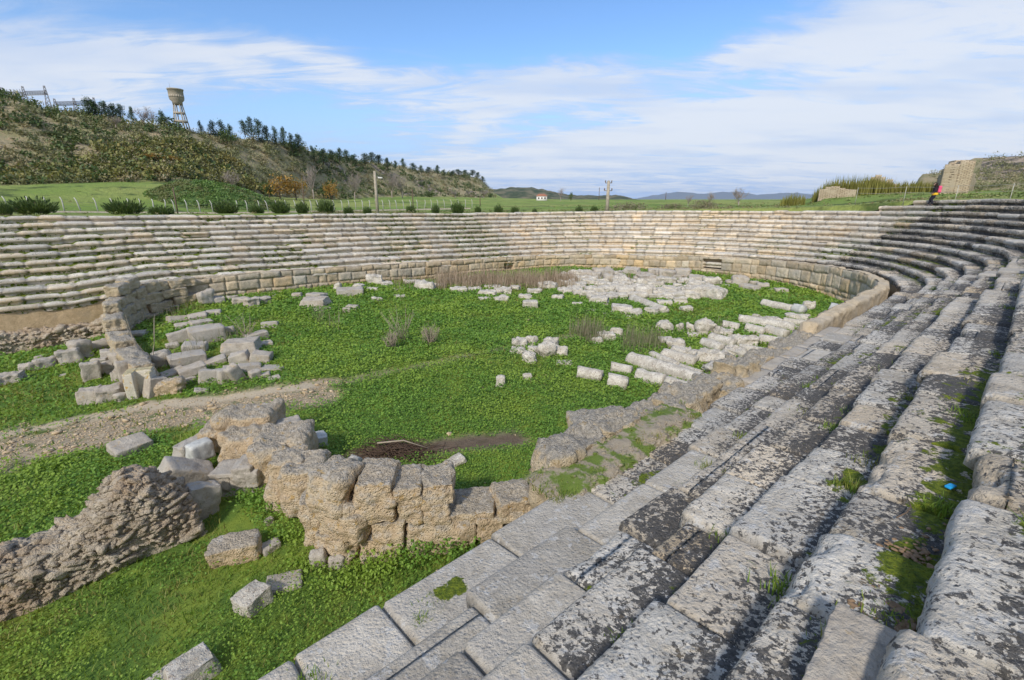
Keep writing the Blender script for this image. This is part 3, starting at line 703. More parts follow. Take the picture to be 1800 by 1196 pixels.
# block wall running along the inner edge of the paving
cw = empty('inner_kerb_wall'); tag(cw, 'low rough buff wall between the arena grass and the smooth paving', 'wall')
rg = np.random.RandomState(8); uc = 5.5
while uc < 20.0:
    L = rg.uniform(.9, 1.7); bz = 5.25 + rg.normal(0, .05); hh = 4.60 + rg.normal(0, .10) + (.18 if 11 < uc < 12.5 else 0) + (.3 if uc > 13.6 else 0) - (.25 if uc < 6.8 else 0)
    x, y = uv2xy(uc + L / 2, bz); zb = float(gh(uc, bz)) - .2; zt = CAMZ - hh
    P, Fq = rblock(L * 1.02, rg.uniform(.75, 1.0), zt - zb, 500 + int(uc * 10), 26, .20, .17, 5.0, .08)
    mk('block', rotz(P, PI / 2 - AZ), Fq, None, M['buff'], cw, loc=(x, y, zb)); uc += L * .97
# long squared kerb stones right on the edge
uc = 13.0
while uc < 19.5:
    L = rg.uniform(1.3, 1.9); x, y = uv2xy(uc + L / 2, 4.62)
    P, Fq = rblock(L, .42, .75, 540 + int(uc * 7), 10, .08, .04, 3, .03); mk('kerb_stone', rotz(P, PI / 2 - AZ), Fq, None, M['grey'], cw, loc=(x, y, CAMZ - 4.78 - .75 + rg.normal(0, .02))); uc += L + .03
# ------------------------------------------------------------------ rubble core walls and earth banks
def rubble_wall(name, label, cat, line, thick, nst, mat, seed, smin=.05, smax=.2, flat=.35, base=None, kind=None, parent=None, front=1.0):
    """line: (u, b, height of the crest above the ground); a mound of mortared rubble"""
    ln = np.array(line, float); seg = np.hypot(np.diff(ln[:, 0]), np.diff(ln[:, 1])); S = np.concatenate([[0], np.cumsum(seg)])
    n = max(20, int(S[-1] / .06)); s = np.linspace(0, S[-1], n); u = np.interp(s, S, ln[:, 0]); b = np.interp(s, S, ln[:, 1]); H = np.interp(s, S, ln[:, 2])
    du = np.gradient(u); db = np.gradient(b); L = np.hypot(du, db); nu, nb = -db / L, du / L
    m = 46; TH = np.linspace(0, PI, m); T = -np.sign(np.cos(TH)) * np.abs(np.cos(TH)) ** .55; prof = np.abs(np.sin(TH)) ** .8
    
    off = T * thick / 2
    Uv = u[:, None] + nu[:, None] * off; Bv = b[:, None] + nb[:, None] * off
    g0 = gh(u, b)[:, None] if base is None else np.full((n, 1), base)
    Z = g0 - .12 + (H[:, None] + .12) * prof[None, :]
    pts = P3(Uv, Bv, Z); d = .12 * fbm(pts, 1.3, 4, seed) + .06 * fbm(pts, 6, 4, seed + 3)
    Z = Z + d * .7; Uv = Uv + nu[:, None] * d * np.sign(T) ; Bv = Bv + nb[:, None] * d * np.sign(T)
    W = P3(Uv * SA - Bv * CA, Uv * CA + Bv * SA, Z)
    mb = MB(); mb.add(W.reshape(-1, 3), gridF(n, m))
    rg = np.random.RandomState(seed)
    for i in range(nst):
        a, c_ = rg.randint(1, n - 1), rg.randint(2, m - 2); p = W[a, c_]; sz = smin + (smax - smin) * rg.rand() ** 2 * (1 if rg.rand() < .9 else 2.0)
        P, Fq = sstone(sz * rg.uniform(1, 2.1), sz, sz * rg.uniform(.4, .8), rg.randint(9999))
        P[:, 2] -= sz * .35; P = rotm(P, (rg.normal(0, .35), rg.normal(0, .35), rg.normal(.6, .7))); mb.add(P + p, Fq)
    return mb
def ridge_h(px, py, u, b):
    x, y = uv2xy(u, b); return zpx(py, y) - float(gh(u, b))
RW = []
for (px, py) in ((-60, 985), (0, 974), (60, 958), (100, 945), (145, 915), (174, 876), (207, 840), (249, 832), (290, 845), (325, 868), (340, 890), (352, 930)):
    # plan position on b = 10.75
    r = px_dir(px, py); du, db = xy2uv(r.x, r.y); u = du / db * 10.75; RW.append((u, 10.75, max(.15, ridge_h(px, py, u, 10.75))))
RW = [(RW[0][0] - 2.5, 10.75, .6)] + RW
mb = rubble_wall('x', '', '', RW, 1.15, 5200, None, 21, .045, .14)
o = mb.build('rubble_wall', M['rubble']); tag(o, 'humped brown wall stump of mortared rubble on the grass at lower left', 'wall')
mb = rubble_wall('x', '', '', [(-12, 33.2, .9), (-3, 33.2, 1.0), (-1.2, 33.2, .95), (-.2, 33.3, .85)], .9, 1500, None, 22, .08, .24)
o = mb.build('rubble_wall', M['rubble']); tag(o, 'low brown rubble wall below the far seating at the left edge', 'wall')
mb = rubble_wall('x', '', '', [(.0, 32.3, .9), (.8, 32.0, 1.0)], 1.0, 200, None, 23, .10, .3)
o = mb.build('rubble_wall', M['rubble']); tag(o, 'short brown rubble stub against the outer side of the left ring wall', 'wall')
# earth and gravel bank lying over the paving
bk = rubble_wall('x', '', '', [(4.9, 4.7, .02), (5.5, 4.6, .14), (6.6, 4.55, .20), (8.0, 4.65, .17), (9.0, 4.75, .10), (9.8, 4.8, .02)], 1.05, 1300, None, 25, .02, .06, base=CAMZ - 4.66)
m_b, t, b_ = new_mat('bank_soil'); P = t.pos(); f1 = t.noise(P, 8, 6, .7); f2 = t.noise(P, 2.2, 5, .6)
c = t.mix(f1, (.20, .155, .10), (.44, .38, .29)); c = t.mix(t.step(f2, .44, .54), c, (.13, .18, .035)); t.put(b_.inputs['Base Color'], c); b_.inputs['Roughness'].default_value = 1; bumpn(t, b_, f1, .9, .04)
o = bk.build('earth_bank', m_b); tag(o, 'low bank of brown earth and pebbles lying over the paving edge', 'earth', None, 'stuff')
# loose filling stones behind the paving edge
o = None
# ------------------------------------------------------------------ left part of the ring wall
lw = empty('left_ring_wall'); tag(lw, 'free standing end of the ring wall at left, pale outside and shaded inside', 'wall')
LP = np.array([(1.05, 20.4, 5.95), (.85, 22.5, 5.62), (.72, 25, 5.45), (.68, 28, 5.30), (.80, 30.3, 4.95), (1.2, 32.0, 4.45), (2.1, 33.5, 4.25), (3.2, 34.1, 4.35), (4.6, 34.45, 4.70)])
Sg = np.concatenate([[0], np.cumsum(np.hypot(np.diff(LP[:, 0]), np.diff(LP[:, 1])))]); s = 0; rg = np.random.RandomState(31)
while s < Sg[-1] - .3:
    L = rg.uniform(.95, 1.5); sm = s + L / 2; u = np.interp(sm, Sg, LP[:, 0]); b = np.interp(sm, Sg, LP[:, 1]); hh = np.interp(sm, Sg, LP[:, 2]) + rg.normal(0, .20)
    u2 = np.interp(sm + .1, Sg, LP[:, 0]); b2 = np.interp(sm + .1, Sg, LP[:, 1]); x, y = uv2xy(u, b); x2, y2 = uv2xy(u2, b2); ang = math.atan2(y2 - y, x2 - x)
    zb = float(gh(u, b)) - .3; zt = CAMZ - hh; z = zb; nc = max(2, int(round((zt - zb) / .55))); ch = (zt - zb) / nc
    for j in range(nc):
        P, Fq = rblock(L * 1.04 * rg.uniform(.95, 1.03), .72 + rg.normal(0, .05), ch * 1.06, rg.randint(9999), 14, .20, .17, 4, .09)
        off = rg.normal(0, .05) + (.35 if j % 2 else 0) * L
        mk('block', rotz(P, ang), Fq, None, M['arena2'] if 'arena2' in M else M['buff'], lw, loc=(x + math.cos(ang) * off, y + math.sin(ang) * off, z)); z += ch
    s += L
# ------------------------------------------------------------------ fallen stones
ORD = ['first', 'second', 'third', 'fourth', 'fifth', 'sixth', 'seventh', 'eighth', 'ninth', 'tenth', 'eleventh', 'twelfth', 'thirteenth', 'fourteenth', 'fifteenth', 'sixteenth', 'seventeenth', 'eighteenth', 'nineteenth', 'twentieth',
       'twenty-first', 'twenty-second', 'twenty-third', 'twenty-fourth', 'twenty-fifth', 'twenty-sixth', 'twenty-seventh', 'twenty-eighth', 'twenty-ninth', 'thirtieth', 'thirty-first', 'thirty-second', 'thirty-third', 'thirty-fourth', 'thirty-fifth', 'thirty-sixth', 'thirty-seventh', 'thirty-eighth']
STONES = []
def fstone(px, py, wpx, hpx, mat='marble', name='fallen_block', rz=None, rough=.1, rad=.1, lean=(0, 0), deep=.7, seed=None, rise=0, n=None):
    sd = seed if seed is not None else int(px * 7 + py * 13) % 9973
    rg = np.random.RandomState(sd); v = G(px, py); dep = depth_of(v); wd = wpx / F_PX * dep
    ve = math.hypot(v.x, v.y); sinel = (CAMZ - v.z) / math.sqrt(ve * ve + (CAMZ - v.z) ** 2); cosel = math.sqrt(1 - sinel * sinel)
    dp = wd * deep
    ht = max(hpx / F_PX * dep - dp * sinel * .75, .35 * hpx / F_PX * dep) / max(cosel, .6)
    rz = rg.uniform(-.5, .5) if rz is None else rz
    n = n or (14 if wpx > 40 else 9 if wpx > 22 else 6)
    P, Fq = rblock(wd * .96, dp, ht * 1.25, sd, n + 2, rad, rough * (1.5 if mat == 'marble' else 1.2), 3, .26 if mat == 'marble' else .16)
    P[:, 2] -= ht * .22; P = rotm(P, (lean[0], lean[1], 0)); P = rotz(P, rz)
    az = math.atan2(v.y, v.x) - PI / 2; P = rotz(P, az)
    off = Vector((v.x, v.y, 0)).normalized() * dp * .45
    o = mk(name, P, Fq, None, M[mat], None, loc=(v.x + off.x, v.y + off.y, v.z + rise)); STONES.append((o, px, py)); return o
def column(p1, p2, dia, mat='marble', name='column_shaft', rz=0, fl=0, rough=.03, rise=0, seed=3):
    rg = np.random.RandomState(int(p1[0] + p2[1] * 3) % 9973)
    a = G(*p1); b = G(*p2); r = dia / 2 / F_PX * (depth_of(a) + depth_of(b)) / 2
    d = (b - a); L = d.length; d.normalize(); n = max(8, int(L / .09)); k = 26
    s = np.linspace(0, L, n); th = np.linspace(0, 2 * PI, k, endpoint=False)
    S, T = np.meshgrid(s, th, indexing='ij'); rr = r * (1 - .08 * S / L)
    if fl: rr = rr * (1 - .05 * np.abs(np.sin(T * fl / 2)))
    cx, cy, cz = S, rr * np.cos(T), rr * np.sin(T)
    pp = P3(cx, cy, cz) + rg.uniform(0, 50); f = fbm(pp, 1.4 / max(r, .1) * .4, 4, 5); f2 = fbm(pp, 9, 3, 8)
    sc = 1 + rough * 3.2 * f + rough * f2 - np.clip(fbm(pp, 1.3, 3, 9) - .32, 0, 1) * .8
    cy, cz = cy * sc, cz * sc
    endn = fbm(P3(cy * 3, cz * 3, 0 * cy + L), 1.2, 3, 2) * r * .5
    cx = cx + np.where(S < .01, 1, 0) * (endn) + np.where(S > L - .01, 1, 0) * (endn)
    V = P3(cx, cy, cz).reshape(-1, 3); Fq = []
    for i in range(n - 1):
        for j in range(k): Fq.append((i * k + j, i * k + (j + 1) % k, (i + 1) * k + (j + 1) % k, (i + 1) * k + j))
    Ft = []; V = np.vstack([V, [[cx[0].mean(), 0, 0], [cx[-1].mean(), 0, 0]]]); c0 = n * k; c1 = c0 + 1
    for j in range(k): Ft.append((c0, (j + 1) % k, j)); Ft.append((c1, (n - 1) * k + j, (n - 1) * k + (j + 1) % k))
    Z = Vector((0, 0, 1)); y = Z.cross(d).normalized(); z = d.cross(y); Mx = np.array([d, y, z])
    o = mk(name, V @ Mx, Fq, Ft, M[mat], None, loc=(a.x, a.y, a.z + r * .55 + rise)); STONES.append((o, (p1[0] + p2[0]) / 2, (p1[1] + p2[1]) / 2)); return o
def cluster(where, cat, desc, group, start):
    """labels for the stones added since start: look, place, order from the left"""
    L = STONES[start:]; byd = {}
    for (o, px, py) in L:
        key = desc(o) if callable(desc) else desc; byd.setdefault(key, []).append((px, o))
    for key, lst in byd.items():
        lst.sort(key=lambda a: a[0])
        if len(lst) > 38:
            for px, o in lst: tag(o, '%s %s' % (key, where), cat, group)
            continue
        for i, (px, o) in enumerate(lst):
            pos = 'leftmost' if i == 0 else 'rightmost' if i == len(lst) - 1 else (ORD[i] + ' from left')
            lab = '%s %s' % (key, where) + ('' if len(lst) == 1 else ', ' + pos)
            tag(o, lab, cat, group)
def look(o):
    n = o.name.split('.')[0].replace('_', ' '); m = o.data.materials[0].name
    c = {'white_marble': 'white', 'grey_block_stone': 'grey', 'tan_conglomerate': 'tan', 'bluish_marble': 'blue-grey', 'buff_wall_stone': 'buff', 'rubble_core': 'brown'}[m]
    dm = [a for a in o.dimensions]; bigd = max(dm)
    s = 'large ' if bigd > 1.6 and 'block' in n else 'small ' if bigd < .55 else ''
    return s + c + ' ' + n
# heap inside the left end of the ring
st = len(STONES)
for a in [(315, 568, 36, 14), (350, 565, 30, 14), (377, 558, 27, 13), (325, 580, 28, 12), (355, 577, 36, 15), (403, 592, 24, 18), (320, 602, 38, 22), (304, 612, 20, 9), (345, 622, 38, 22),
          (452, 599, 38, 16), (465, 609, 28, 9), (476, 578, 30, 14), (460, 638, 34, 20), (424, 640, 34, 22), (380, 642, 38, 14), (342, 664, 44, 24), (370, 674, 36, 26), (402, 674, 34, 28),
          (440, 655, 38, 17), (449, 668, 19, 18), (480, 652, 40, 9), (467, 665, 20, 10), (483, 670, 20, 9), (308, 664, 38, 15), (330, 676, 26, 12), (355, 690, 24, 8), (408, 655, 28, 12)]:
    fstone(*a, mat='grey', rad=.07, rough=.05, lean=(np.random.RandomState(a[0]).normal(0, .12), np.random.RandomState(a[1]).normal(0, .12)))
fstone(366, 604, 56, 32, 'grey', rad=.06, rough=.05, rz=.1); fstone(428, 624, 58, 30, 'grey', rad=.08, rough=.05, rz=-.3, deep=.8); fstone(332, 647, 58, 28, 'grey', rad=.04, rough=.03, rz=.1, deep=.7)
fstone(286, 647, 34, 32, 'grey', 'round_boulder', rad=.4, rough=.12, rz=0); fstone(424, 672, 22, 36, 'grey', 'leaning_slab', rad=.05, rough=.04, rz=.6, deep=.5, lean=(0, -.45))
cluster('in the heap beside the left ring wall', 'stone block', look, 'fallen blocks by the left ring wall', st)
o = fstone(233, 683, 33, 50, 'grey', 'upright_slab', rz=.2, rad=.2, rough=.08, deep=.5); tag(o, 'round topped upright grey slab at the end of the left ring wall', 'stone block')
# channel stone: an upright block with a groove cut down its front
v = G(248, 702); dep = depth_of(v); W = 40 / F_PX * dep; Hh = 1.02
mb = MB()
for (x0, x1, y0, y1) in ((-W / 2, -W * .12, 0, .62), (W * .30, W / 2, .04, .60), (-W / 2 + .02, W / 2 - .02, .30, .64)):
    P, Fq = rblock(x1 - x0, y1 - y0, Hh * (1 if x0 < 0 else .93), 5, 12, .06, .05, 3, .03); P[:, 0] += (x0 + x1) / 2; P[:, 1] += (y0 + y1) / 2; mb.add(P, Fq)
o = mb.build('channel_stone', stone('lichened_block', (.52, .49, .43), (.62, .59, .53), None, lich=.5, lich_col=(.2, .15, .08), top=(.50, .42, .22), orange=.9, bump=.6), loc=(v.x, v.y, v.z - .05)); o.rotation_euler = (0, 0, .35)
tag(o, 'tall upright block with a groove and yellow lichen on its top', 'stone block')
o = fstone(272, 698, 30, 36, 'grey', 'tilted_block', rad=.06, rough=.04, lean=(.1, .25), rz=.4); tag(o, 'smooth grey block tilted against the grooved upright block', 'stone block')
o = fstone(300, 694, 46, 32, 'tan', 'lichened_boulder', rad=.25, rough=.2); tag(o, 'rough boulder crusted with yellow lichen right of the grooved block', 'boulder')
st = len(STONES)
for a in [(195, 706, 40, 28), (162, 710, 36, 30), (217, 706, 20, 16), (164, 667, 28, 32), (191, 655, 24, 19), (178, 642, 26, 14), (202, 634, 38, 22), (221, 651, 33, 34), (215, 668, 26, 20)]:
    fstone(*a, mat='grey', name='wall_block', rad=.16, rough=.12)
cluster('outside the end of the left ring wall', 'stone block', look, 'blocks fallen off the left ring wall', st)
st = len(STONES)
for a in [(124, 638, 34, 26), (145, 630, 31, 32), (174, 618, 31, 20), (103, 640, 18, 13), (82, 646, 31, 18), (54, 653, 30, 16), (18, 677, 44, 24), (-25, 690, 40, 22), (70, 632, 12, 7), (110, 662, 12, 4)]:
    fstone(*a, mat='grey', name='row_stone', rad=.2, rough=.16)
cluster('in the broken stone row on the left grass', 'stone', look, 'broken row of stones on the left grass', st)
st = len(STONES)
for a in [(217, 574, 23, 18), (237, 566, 20, 14), (237, 594, 38, 12), (287, 538, 22, 14), (270, 548, 18, 8), (215, 588, 20, 12), (250, 556, 20, 9), (310, 528, 18, 10)]:
    fstone(*a, mat='grey', name='shaded_stone', rad=.12, rough=.1)
cluster('in the shade inside the left ring wall', 'stone', look, 'stones shaded by the left ring wall', st)
st = len(STONES)
for a in [(365, 537, 24, 26), (385, 533, 20, 12), (425, 535, 26, 12), (445, 541, 24, 18), (462, 533, 28, 11), (480, 523, 14, 5), (410, 528, 18, 9)]:
    fstone(*a, mat='grey', name='weathered_stone', rad=.2, rough=.18)
cluster('along the foot of the far wall at left', 'stone', look, 'stones along the foot of the far wall', st)
st = len(STONES)
for a in [(523, 526, 19, 12), (555, 542, 50, 20), (558, 529, 32, 15), (567, 548, 29, 8), (620, 546, 22, 10), (610, 550, 14, 9), (616, 520, 47, 15)]:
    fstone(*a, mat='grey', name='stone_beam' if a[2] > 40 else 'slab', rad=.08, rough=.07)
cluster('on the grass left of the dry weeds', 'stone block', look, 'blocks on the grass left of the weeds', st)
st = len(STONES)
for a in [(595, 509, 15, 11), (630, 508, 22, 9), (660, 500, 27, 16), (655, 511, 22, 6), (664, 530, 17, 7), (700, 512, 21, 5), (702, 524, 22, 6), (747, 511, 40, 16), (725, 502, 28, 11), (806, 515, 30, 10), (835, 513, 24, 8),
          (866, 509, 32, 8), (858, 520, 36, 10), (852, 528, 22, 6), (880, 531, 26, 11), (884, 518, 30, 12), (924, 526, 22, 9), (1002, 517, 46, 12), (963, 508, 34, 12), (1015, 537, 19, 6), (1040, 548, 19, 5), (1063, 553, 12, 3),
          (940, 516, 26, 9), (905, 510, 22, 8), (787, 497, 22, 8), (770, 505, 20, 7), (980, 526, 22, 8), (1020, 505, 26, 10), (680, 503, 20, 8), (820, 500, 24, 7)]:
    fstone(*a, mat='marble', name='marble_fragment', rad=.16, rough=.17)
cluster('at the edge of the dry weeds', 'marble fragment', look, 'marble fragments at the edge of the weeds', st)
o = fstone(932, 541, 28, 13, 'marble', 'flat_capital', rad=.1, rough=.06, rz=0); tag(o, 'flat white capital alone on the clover below the dry weeds', 'capital')
# the dense white field at the back
st = len(STONES); rg = np.random.RandomState(12); pl = []
tries = 0
while len(pl) < 120 and tries < 5000:
    tries += 1
    x = rg.uniform(985, 1262); y = rg.uniform(484, 530)
    if y > 492 + (x - 985) * .28 + 22 or (x > 1205 and y < 496) or (x > 1225 and y > 522): continue
    if any(abs(x - a) < 9 and abs(y - b) < 3.6 for a, b in pl): continue
    pl.append((x, y)); wd = rg.uniform(14, 34) * (1.1 if rg.rand() < .3 else .85)
    fstone(x, y, wd, wd * rg.uniform(.36, .6), mat='marble' if (y > 500 or rg.rand() < .35) else 'grey', name='marble_fragment' if y > 500 else 'fallen_block', rad=.14, rough=.16, rise=0)
cluster('in the white scatter near the far wall', 'marble fragment', look, 'marble scatter near the far wall', st)
st = len(STONES)
for a in [(1250, 527, 40, 22), (1215, 524, 34, 20), (1232, 517, 46, 16), (1265, 524, 17, 15), (1093, 552, 40, 17), (1112, 556, 28, 14), (1082, 526, 44, 13), (1053, 536, 36, 16), (1065, 515, 32, 13), (1132, 518, 36, 13), (1170, 502, 36, 15),
          (1167, 539, 28, 12), (1205, 548, 21, 10), (1105, 560, 13, 5), (1195, 536, 26, 14), (1150, 527, 30, 12), (1180, 517, 30, 14), (1145, 552, 24, 12)]:
    fstone(*a, mat='marble', name='broken_slab', rad=.1, rough=.12)
cluster('in the front of the white scatter', 'marble fragment', look, 'broken slabs in front of the white scatter', st)
st = len(STONES)
column((1112, 530), (1168, 552), 17, name='carved_beam'); column((1192, 522), (1252, 514), 13, name='column_shaft')
cluster('in the front of the white scatter', 'marble fragment', look, 'long marbles in front of the white scatter', st)
# clusters in the middle of the clover
st = len(STONES)
for a in [(914, 613, 25, 18), (910, 624, 28, 14), (916, 608, 18, 14), (934, 607, 19, 16), (930, 640, 29, 22), (938, 622, 20, 14), (961, 629, 32, 30), (967, 612, 27, 18), (986, 627, 25, 18), (991, 642, 29, 9)]:
    fstone(*a, mat='marble', name='marble_lump', rad=.3, rough=.16)
cluster('in the small heap on the clover', 'marble fragment', look, 'small marble heap on the clover', st)
st = len(STONES)
for a in [(1049, 605, 20, 13), (1066, 599, 31, 16), (1083, 592, 21, 16)]: fstone(*a, mat='marble', name='marble_lump', rad=.3, rough=.15)
cluster('in the line of three on the clover', 'marble fragment', look, 'three marble lumps in a line', st)
st = len(STONES)
fstone(880, 680, 18, 20, 'marble', 'short_stump', rad=.25, rough=.08); fstone(926, 670, 17, 14, 'marble', 'short_stump', rad=.35, rough=.12)
cluster('standing alone on the clover', 'marble fragment', look, 'lone marble stumps', st)
o = fstone(1052, 755, 12, 8, 'marble', 'small_stone', rad=.3, rough=.15); tag(o, 'small white stone alone on the clover near the kerb wall', 'stone')
# fallen columns by the right hand wall
st = len(STONES)
C = [((1016, 660), (1058, 668), 19), ((1070, 676), (1103, 683), 22), ((1075, 650), (1110, 657), 15), ((1108, 638), (1258, 686), 23), ((1120, 664), (1166, 678), 21), ((1170, 680), (1232, 697), 21),
     ((1145, 628), (1190, 648), 13), ((1194, 650), (1232, 662), 12), ((1165, 630), (1222, 644), 20), ((1235, 608), (1268, 620), 17), ((1248, 600), (1290, 612), 17), ((1298, 618), (1356, 628), 15),
     ((1333, 602), (1380, 609), 16), ((1310, 583), (1343, 590), 16), ((1346, 586), (1382, 596), 17), ((1300, 568), (1396, 584), 17), ((1375, 570), (1430, 577), 13), ((1270, 578), (1298, 583), 16), ((1182, 620), (1206, 628), 14), ((1340, 538), (1392, 548), 13)]
for i, (a, b, d) in enumerate(C): column(a, b, d * 1.25, rough=.035 + .03 * (i % 3 == 0))
column((1396, 548), (1412, 552), 21, 'blue', 'fluted_drum', fl=20); column((1460, 547), (1486, 552), 20, 'blue', 'fluted_drum', fl=20)
for a in [(1250, 642, 47, 30), (1259, 662, 48, 24), (1185, 612, 31, 16), (1200, 622, 29, 13), (1307, 610, 42, 20), (1290, 630, 38, 20), (1417, 587, 38, 12), (1239, 589, 34, 26), (1214, 584, 16, 14), (1194, 582, 14, 13),
          (1168, 583, 33, 16), (1170, 602, 23, 10), (1217, 593, 20, 8), (1270, 592, 37, 15), (1353, 569, 31, 13), (1399, 562, 37, 11), (1328, 559, 15, 7), (1421, 545, 18, 15), (1225, 632, 30, 16), (1280, 655, 30, 18), (1330, 645, 44, 12)]:
    fstone(*a, mat='marble', name='broken_marble', rad=.22, rough=.22)
cluster('among the fallen columns by the right wall', 'fallen column', look, 'fallen columns by the right wall', st)
for (o, px, py) in STONES[st:]:
    if 'column' not in o.name and 'drum' not in o.name: o['category'] = 'marble fragment'
st = len(STONES)
for a in [(1300, 502, 28, 17), (1317, 511, 32, 11), (1258, 506, 50, 6), (1253, 497, 21, 10), (1372, 515, 22, 9), (1360, 512, 22, 4), (1340, 506, 21, 9), (1325, 502, 16, 8), (1285, 500, 20, 8)]:
    fstone(*a, mat='grey', name='weathered_stone', rad=.25, rough=.15)
cluster('along the foot of the far wall at right', 'stone', look, 'stones along the foot of the far wall at right', st)
st = len(STONES)
for a in [(1357, 672, 34, 26), (1378, 640, 34, 30), (1345, 640, 26, 14), (1402, 625, 30, 22), (1440, 600, 50, 18), (1330, 690, 40, 24)]:
    fstone(*a, mat='buff', name='wall_stone', rad=.15, rough=.13, rise=.35)
cluster('slumped behind the kerb wall', 'stone block', look, 'wall stones behind the kerb wall', st)
# stones in the left foreground
o = fstone(232, 799, 60, 30, 'grey', 'flat_slab', rad=.18, rough=.05, deep=.7, rz=.3, lean=(.25, 0)); tag(o, 'pale lens-shaped slab lying on the clover by the stony strip', 'slab')
o = fstone(342, 815, 52, 46, 'grey', 'rough_block', rad=.15, rough=.1); tag(o, 'rough squarish brown block behind the bluish stone by the tall wall', 'stone block')
o = fstone(361, 836, 40, 34, 'blue', 'blue_stone', rad=.15, rough=.06, rise=.45); tag(o, 'bluish white stone wedged between brown blocks by the tall wall', 'stone')
o = fstone(318, 880, 80, 60, 'grey', 'leaning_block', rad=.07, rough=.04, lean=(.2, .55), rz=.2, rise=.15, deep=.6); tag(o, 'big smooth squared block leaning over towards the rubble hump', 'stone block')
o = fstone(356, 915, 52, 66, 'grey', 'standing_block', rad=.12, rough=.07, rz=.2, lean=(0, .2)); tag(o, 'standing lichened block between the rubble hump and small block stump', 'stone block')
o = fstone(418, 994, 84, 50, 'tan', 'long_block', rad=.12, rough=.1, rz=-.3, deep=.55); tag(o, 'long brown topped block lying in the grass before the tall wall', 'stone block')
o = fstone(478, 974, 32, 22, 'grey', 'small_block', rad=.15, rough=.1); tag(o, 'small grey block right of the long brown topped block', 'stone block')
o = fstone(474, 926, 16, 16, 'grey', 'cobble', rad=.4, rough=.1); tag(o, 'small pale cobble in the clover above the long block', 'stone')
o = fstone(449, 1080, 52, 46, 'marble', 'squared_block', rad=.06, rough=.05, rz=.5, deep=.8); tag(o, 'pale squared block alone on the grass left of the paving', 'stone block')
o = fstone(503, 1040, 64, 20, 'grey', 'sunken_slab', rad=.2, rough=.08); tag(o, 'flat slab sunk in the grass above the pale squared block', 'slab')
o = fstone(561, 998, 30, 32, 'grey', 'cobble', rad=.42, rough=.1); tag(o, 'round grey cobble at the foot of the tall tan wall', 'stone')
o = fstone(594, 1002, 28, 24, 'grey', 'cobble', rad=.3, rough=.15); tag(o, 'squat grey cobble right of the round one under the tall wall', 'stone')
o = fstone(345, 1215, 80, 60, 'marble', 'cut_block', rad=.08, rough=.05, rz=.3); tag(o, 'whitish cut block half out of the frame below the grass', 'stone block')
o = fstone(300, 1225, 90, 30, 'marble', 'cut_slab', rad=.08, rough=.07, rz=.2); tag(o, 'low whitish slab touching the cut block at the bottom', 'slab')
o = fstone(552, 792, 48, 30, 'blue', 'fluted_capital', rad=.15, rough=.1, rz=.2); tag(o, 'bluish white scalloped capital in the shade behind the tall wall', 'capital')
o = fstone(512, 795, 44, 52, 'grey', 'dark_block', rad=.12, rough=.1, rise=.1); tag(o, 'dark grey block in the shade between the tall wall and capital', 'stone block')
o = fstone(800, 822, 38, 18, 'marble', 'white_wedge', rad=.15, rough=.12, rz=.4, lean=(0, -.3)); tag(o, 'white wedge of marble on the clover behind the low wall', 'marble fragment')
o = fstone(627, 835, 24, 34, 'marble', 'white_stone', rad=.2, rough=.1); tag(o, 'white stone behind the tall wall beside the brushwood', 'marble fragment')
o = fstone(1040, 860, 100, 50, 'buff', 'cracked_boulder', rad=.25, rough=.13, rise=1.35, deep=.6); tag(o, 'broad pale boulder between the kerb wall and the paving', 'boulder')
o = fstone(1120, 856, 40, 40, 'buff', 'boulder', rad=.3, rough=.14, rise=1.45); 
STONES.pop(); bpy.data.objects.remove(o)
o = fstone(915, 872, 90, 24, 'buff', 'boulder', rad=.3, rough=.14); STONES.pop(); bpy.data.objects.remove(o)
M['rubble2'] = stone('strip_pebbles', (.38, .29, .18), (.58, .47, .34), (.44, .35, .24), lich=.2, bump=.3)
# pebbles over the stony strip
mb = MB(); rg = np.random.RandomState(77)
pu = rg.uniform(-6, 6.5, 16000); pb = rg.uniform(12, 21, 16000); bb_, _, pp_, _ = masks(pu, pb); ok = rg.rand(16000) < bb_ ** 2 * np.where(pp_ > .5, .25, .8)
pu, pb = pu[ok][:2600], pb[ok][:2600]; pu = np.concatenate([pu, rg.uniform(-4, 30, 500)]); pb = np.concatenate([pb, rg.uniform(5.5, 33, 500)]); pz = gh(pu, pb) + gmicro(pu, pb)
for u, b, z in zip(pu, pb, pz):
    s = rg.uniform(.014, .05) * (1 if rg.rand() < .95 else 3.0); P, Fq = sstone(s * 1.5, s, s * .6, rg.randint(999), 2, .3, .2); P = rotz(P, rg.uniform(0, 6.3)); x, y = uv2xy(u, b)
    mb.add(P + np.array([x, y, z - s * .1]), Fq)
o = mb.build('pebbles', M['rubble2']); tag(o, 'scattered pebbles on the trodden stony strip', 'pebbles', None, 'stuff')

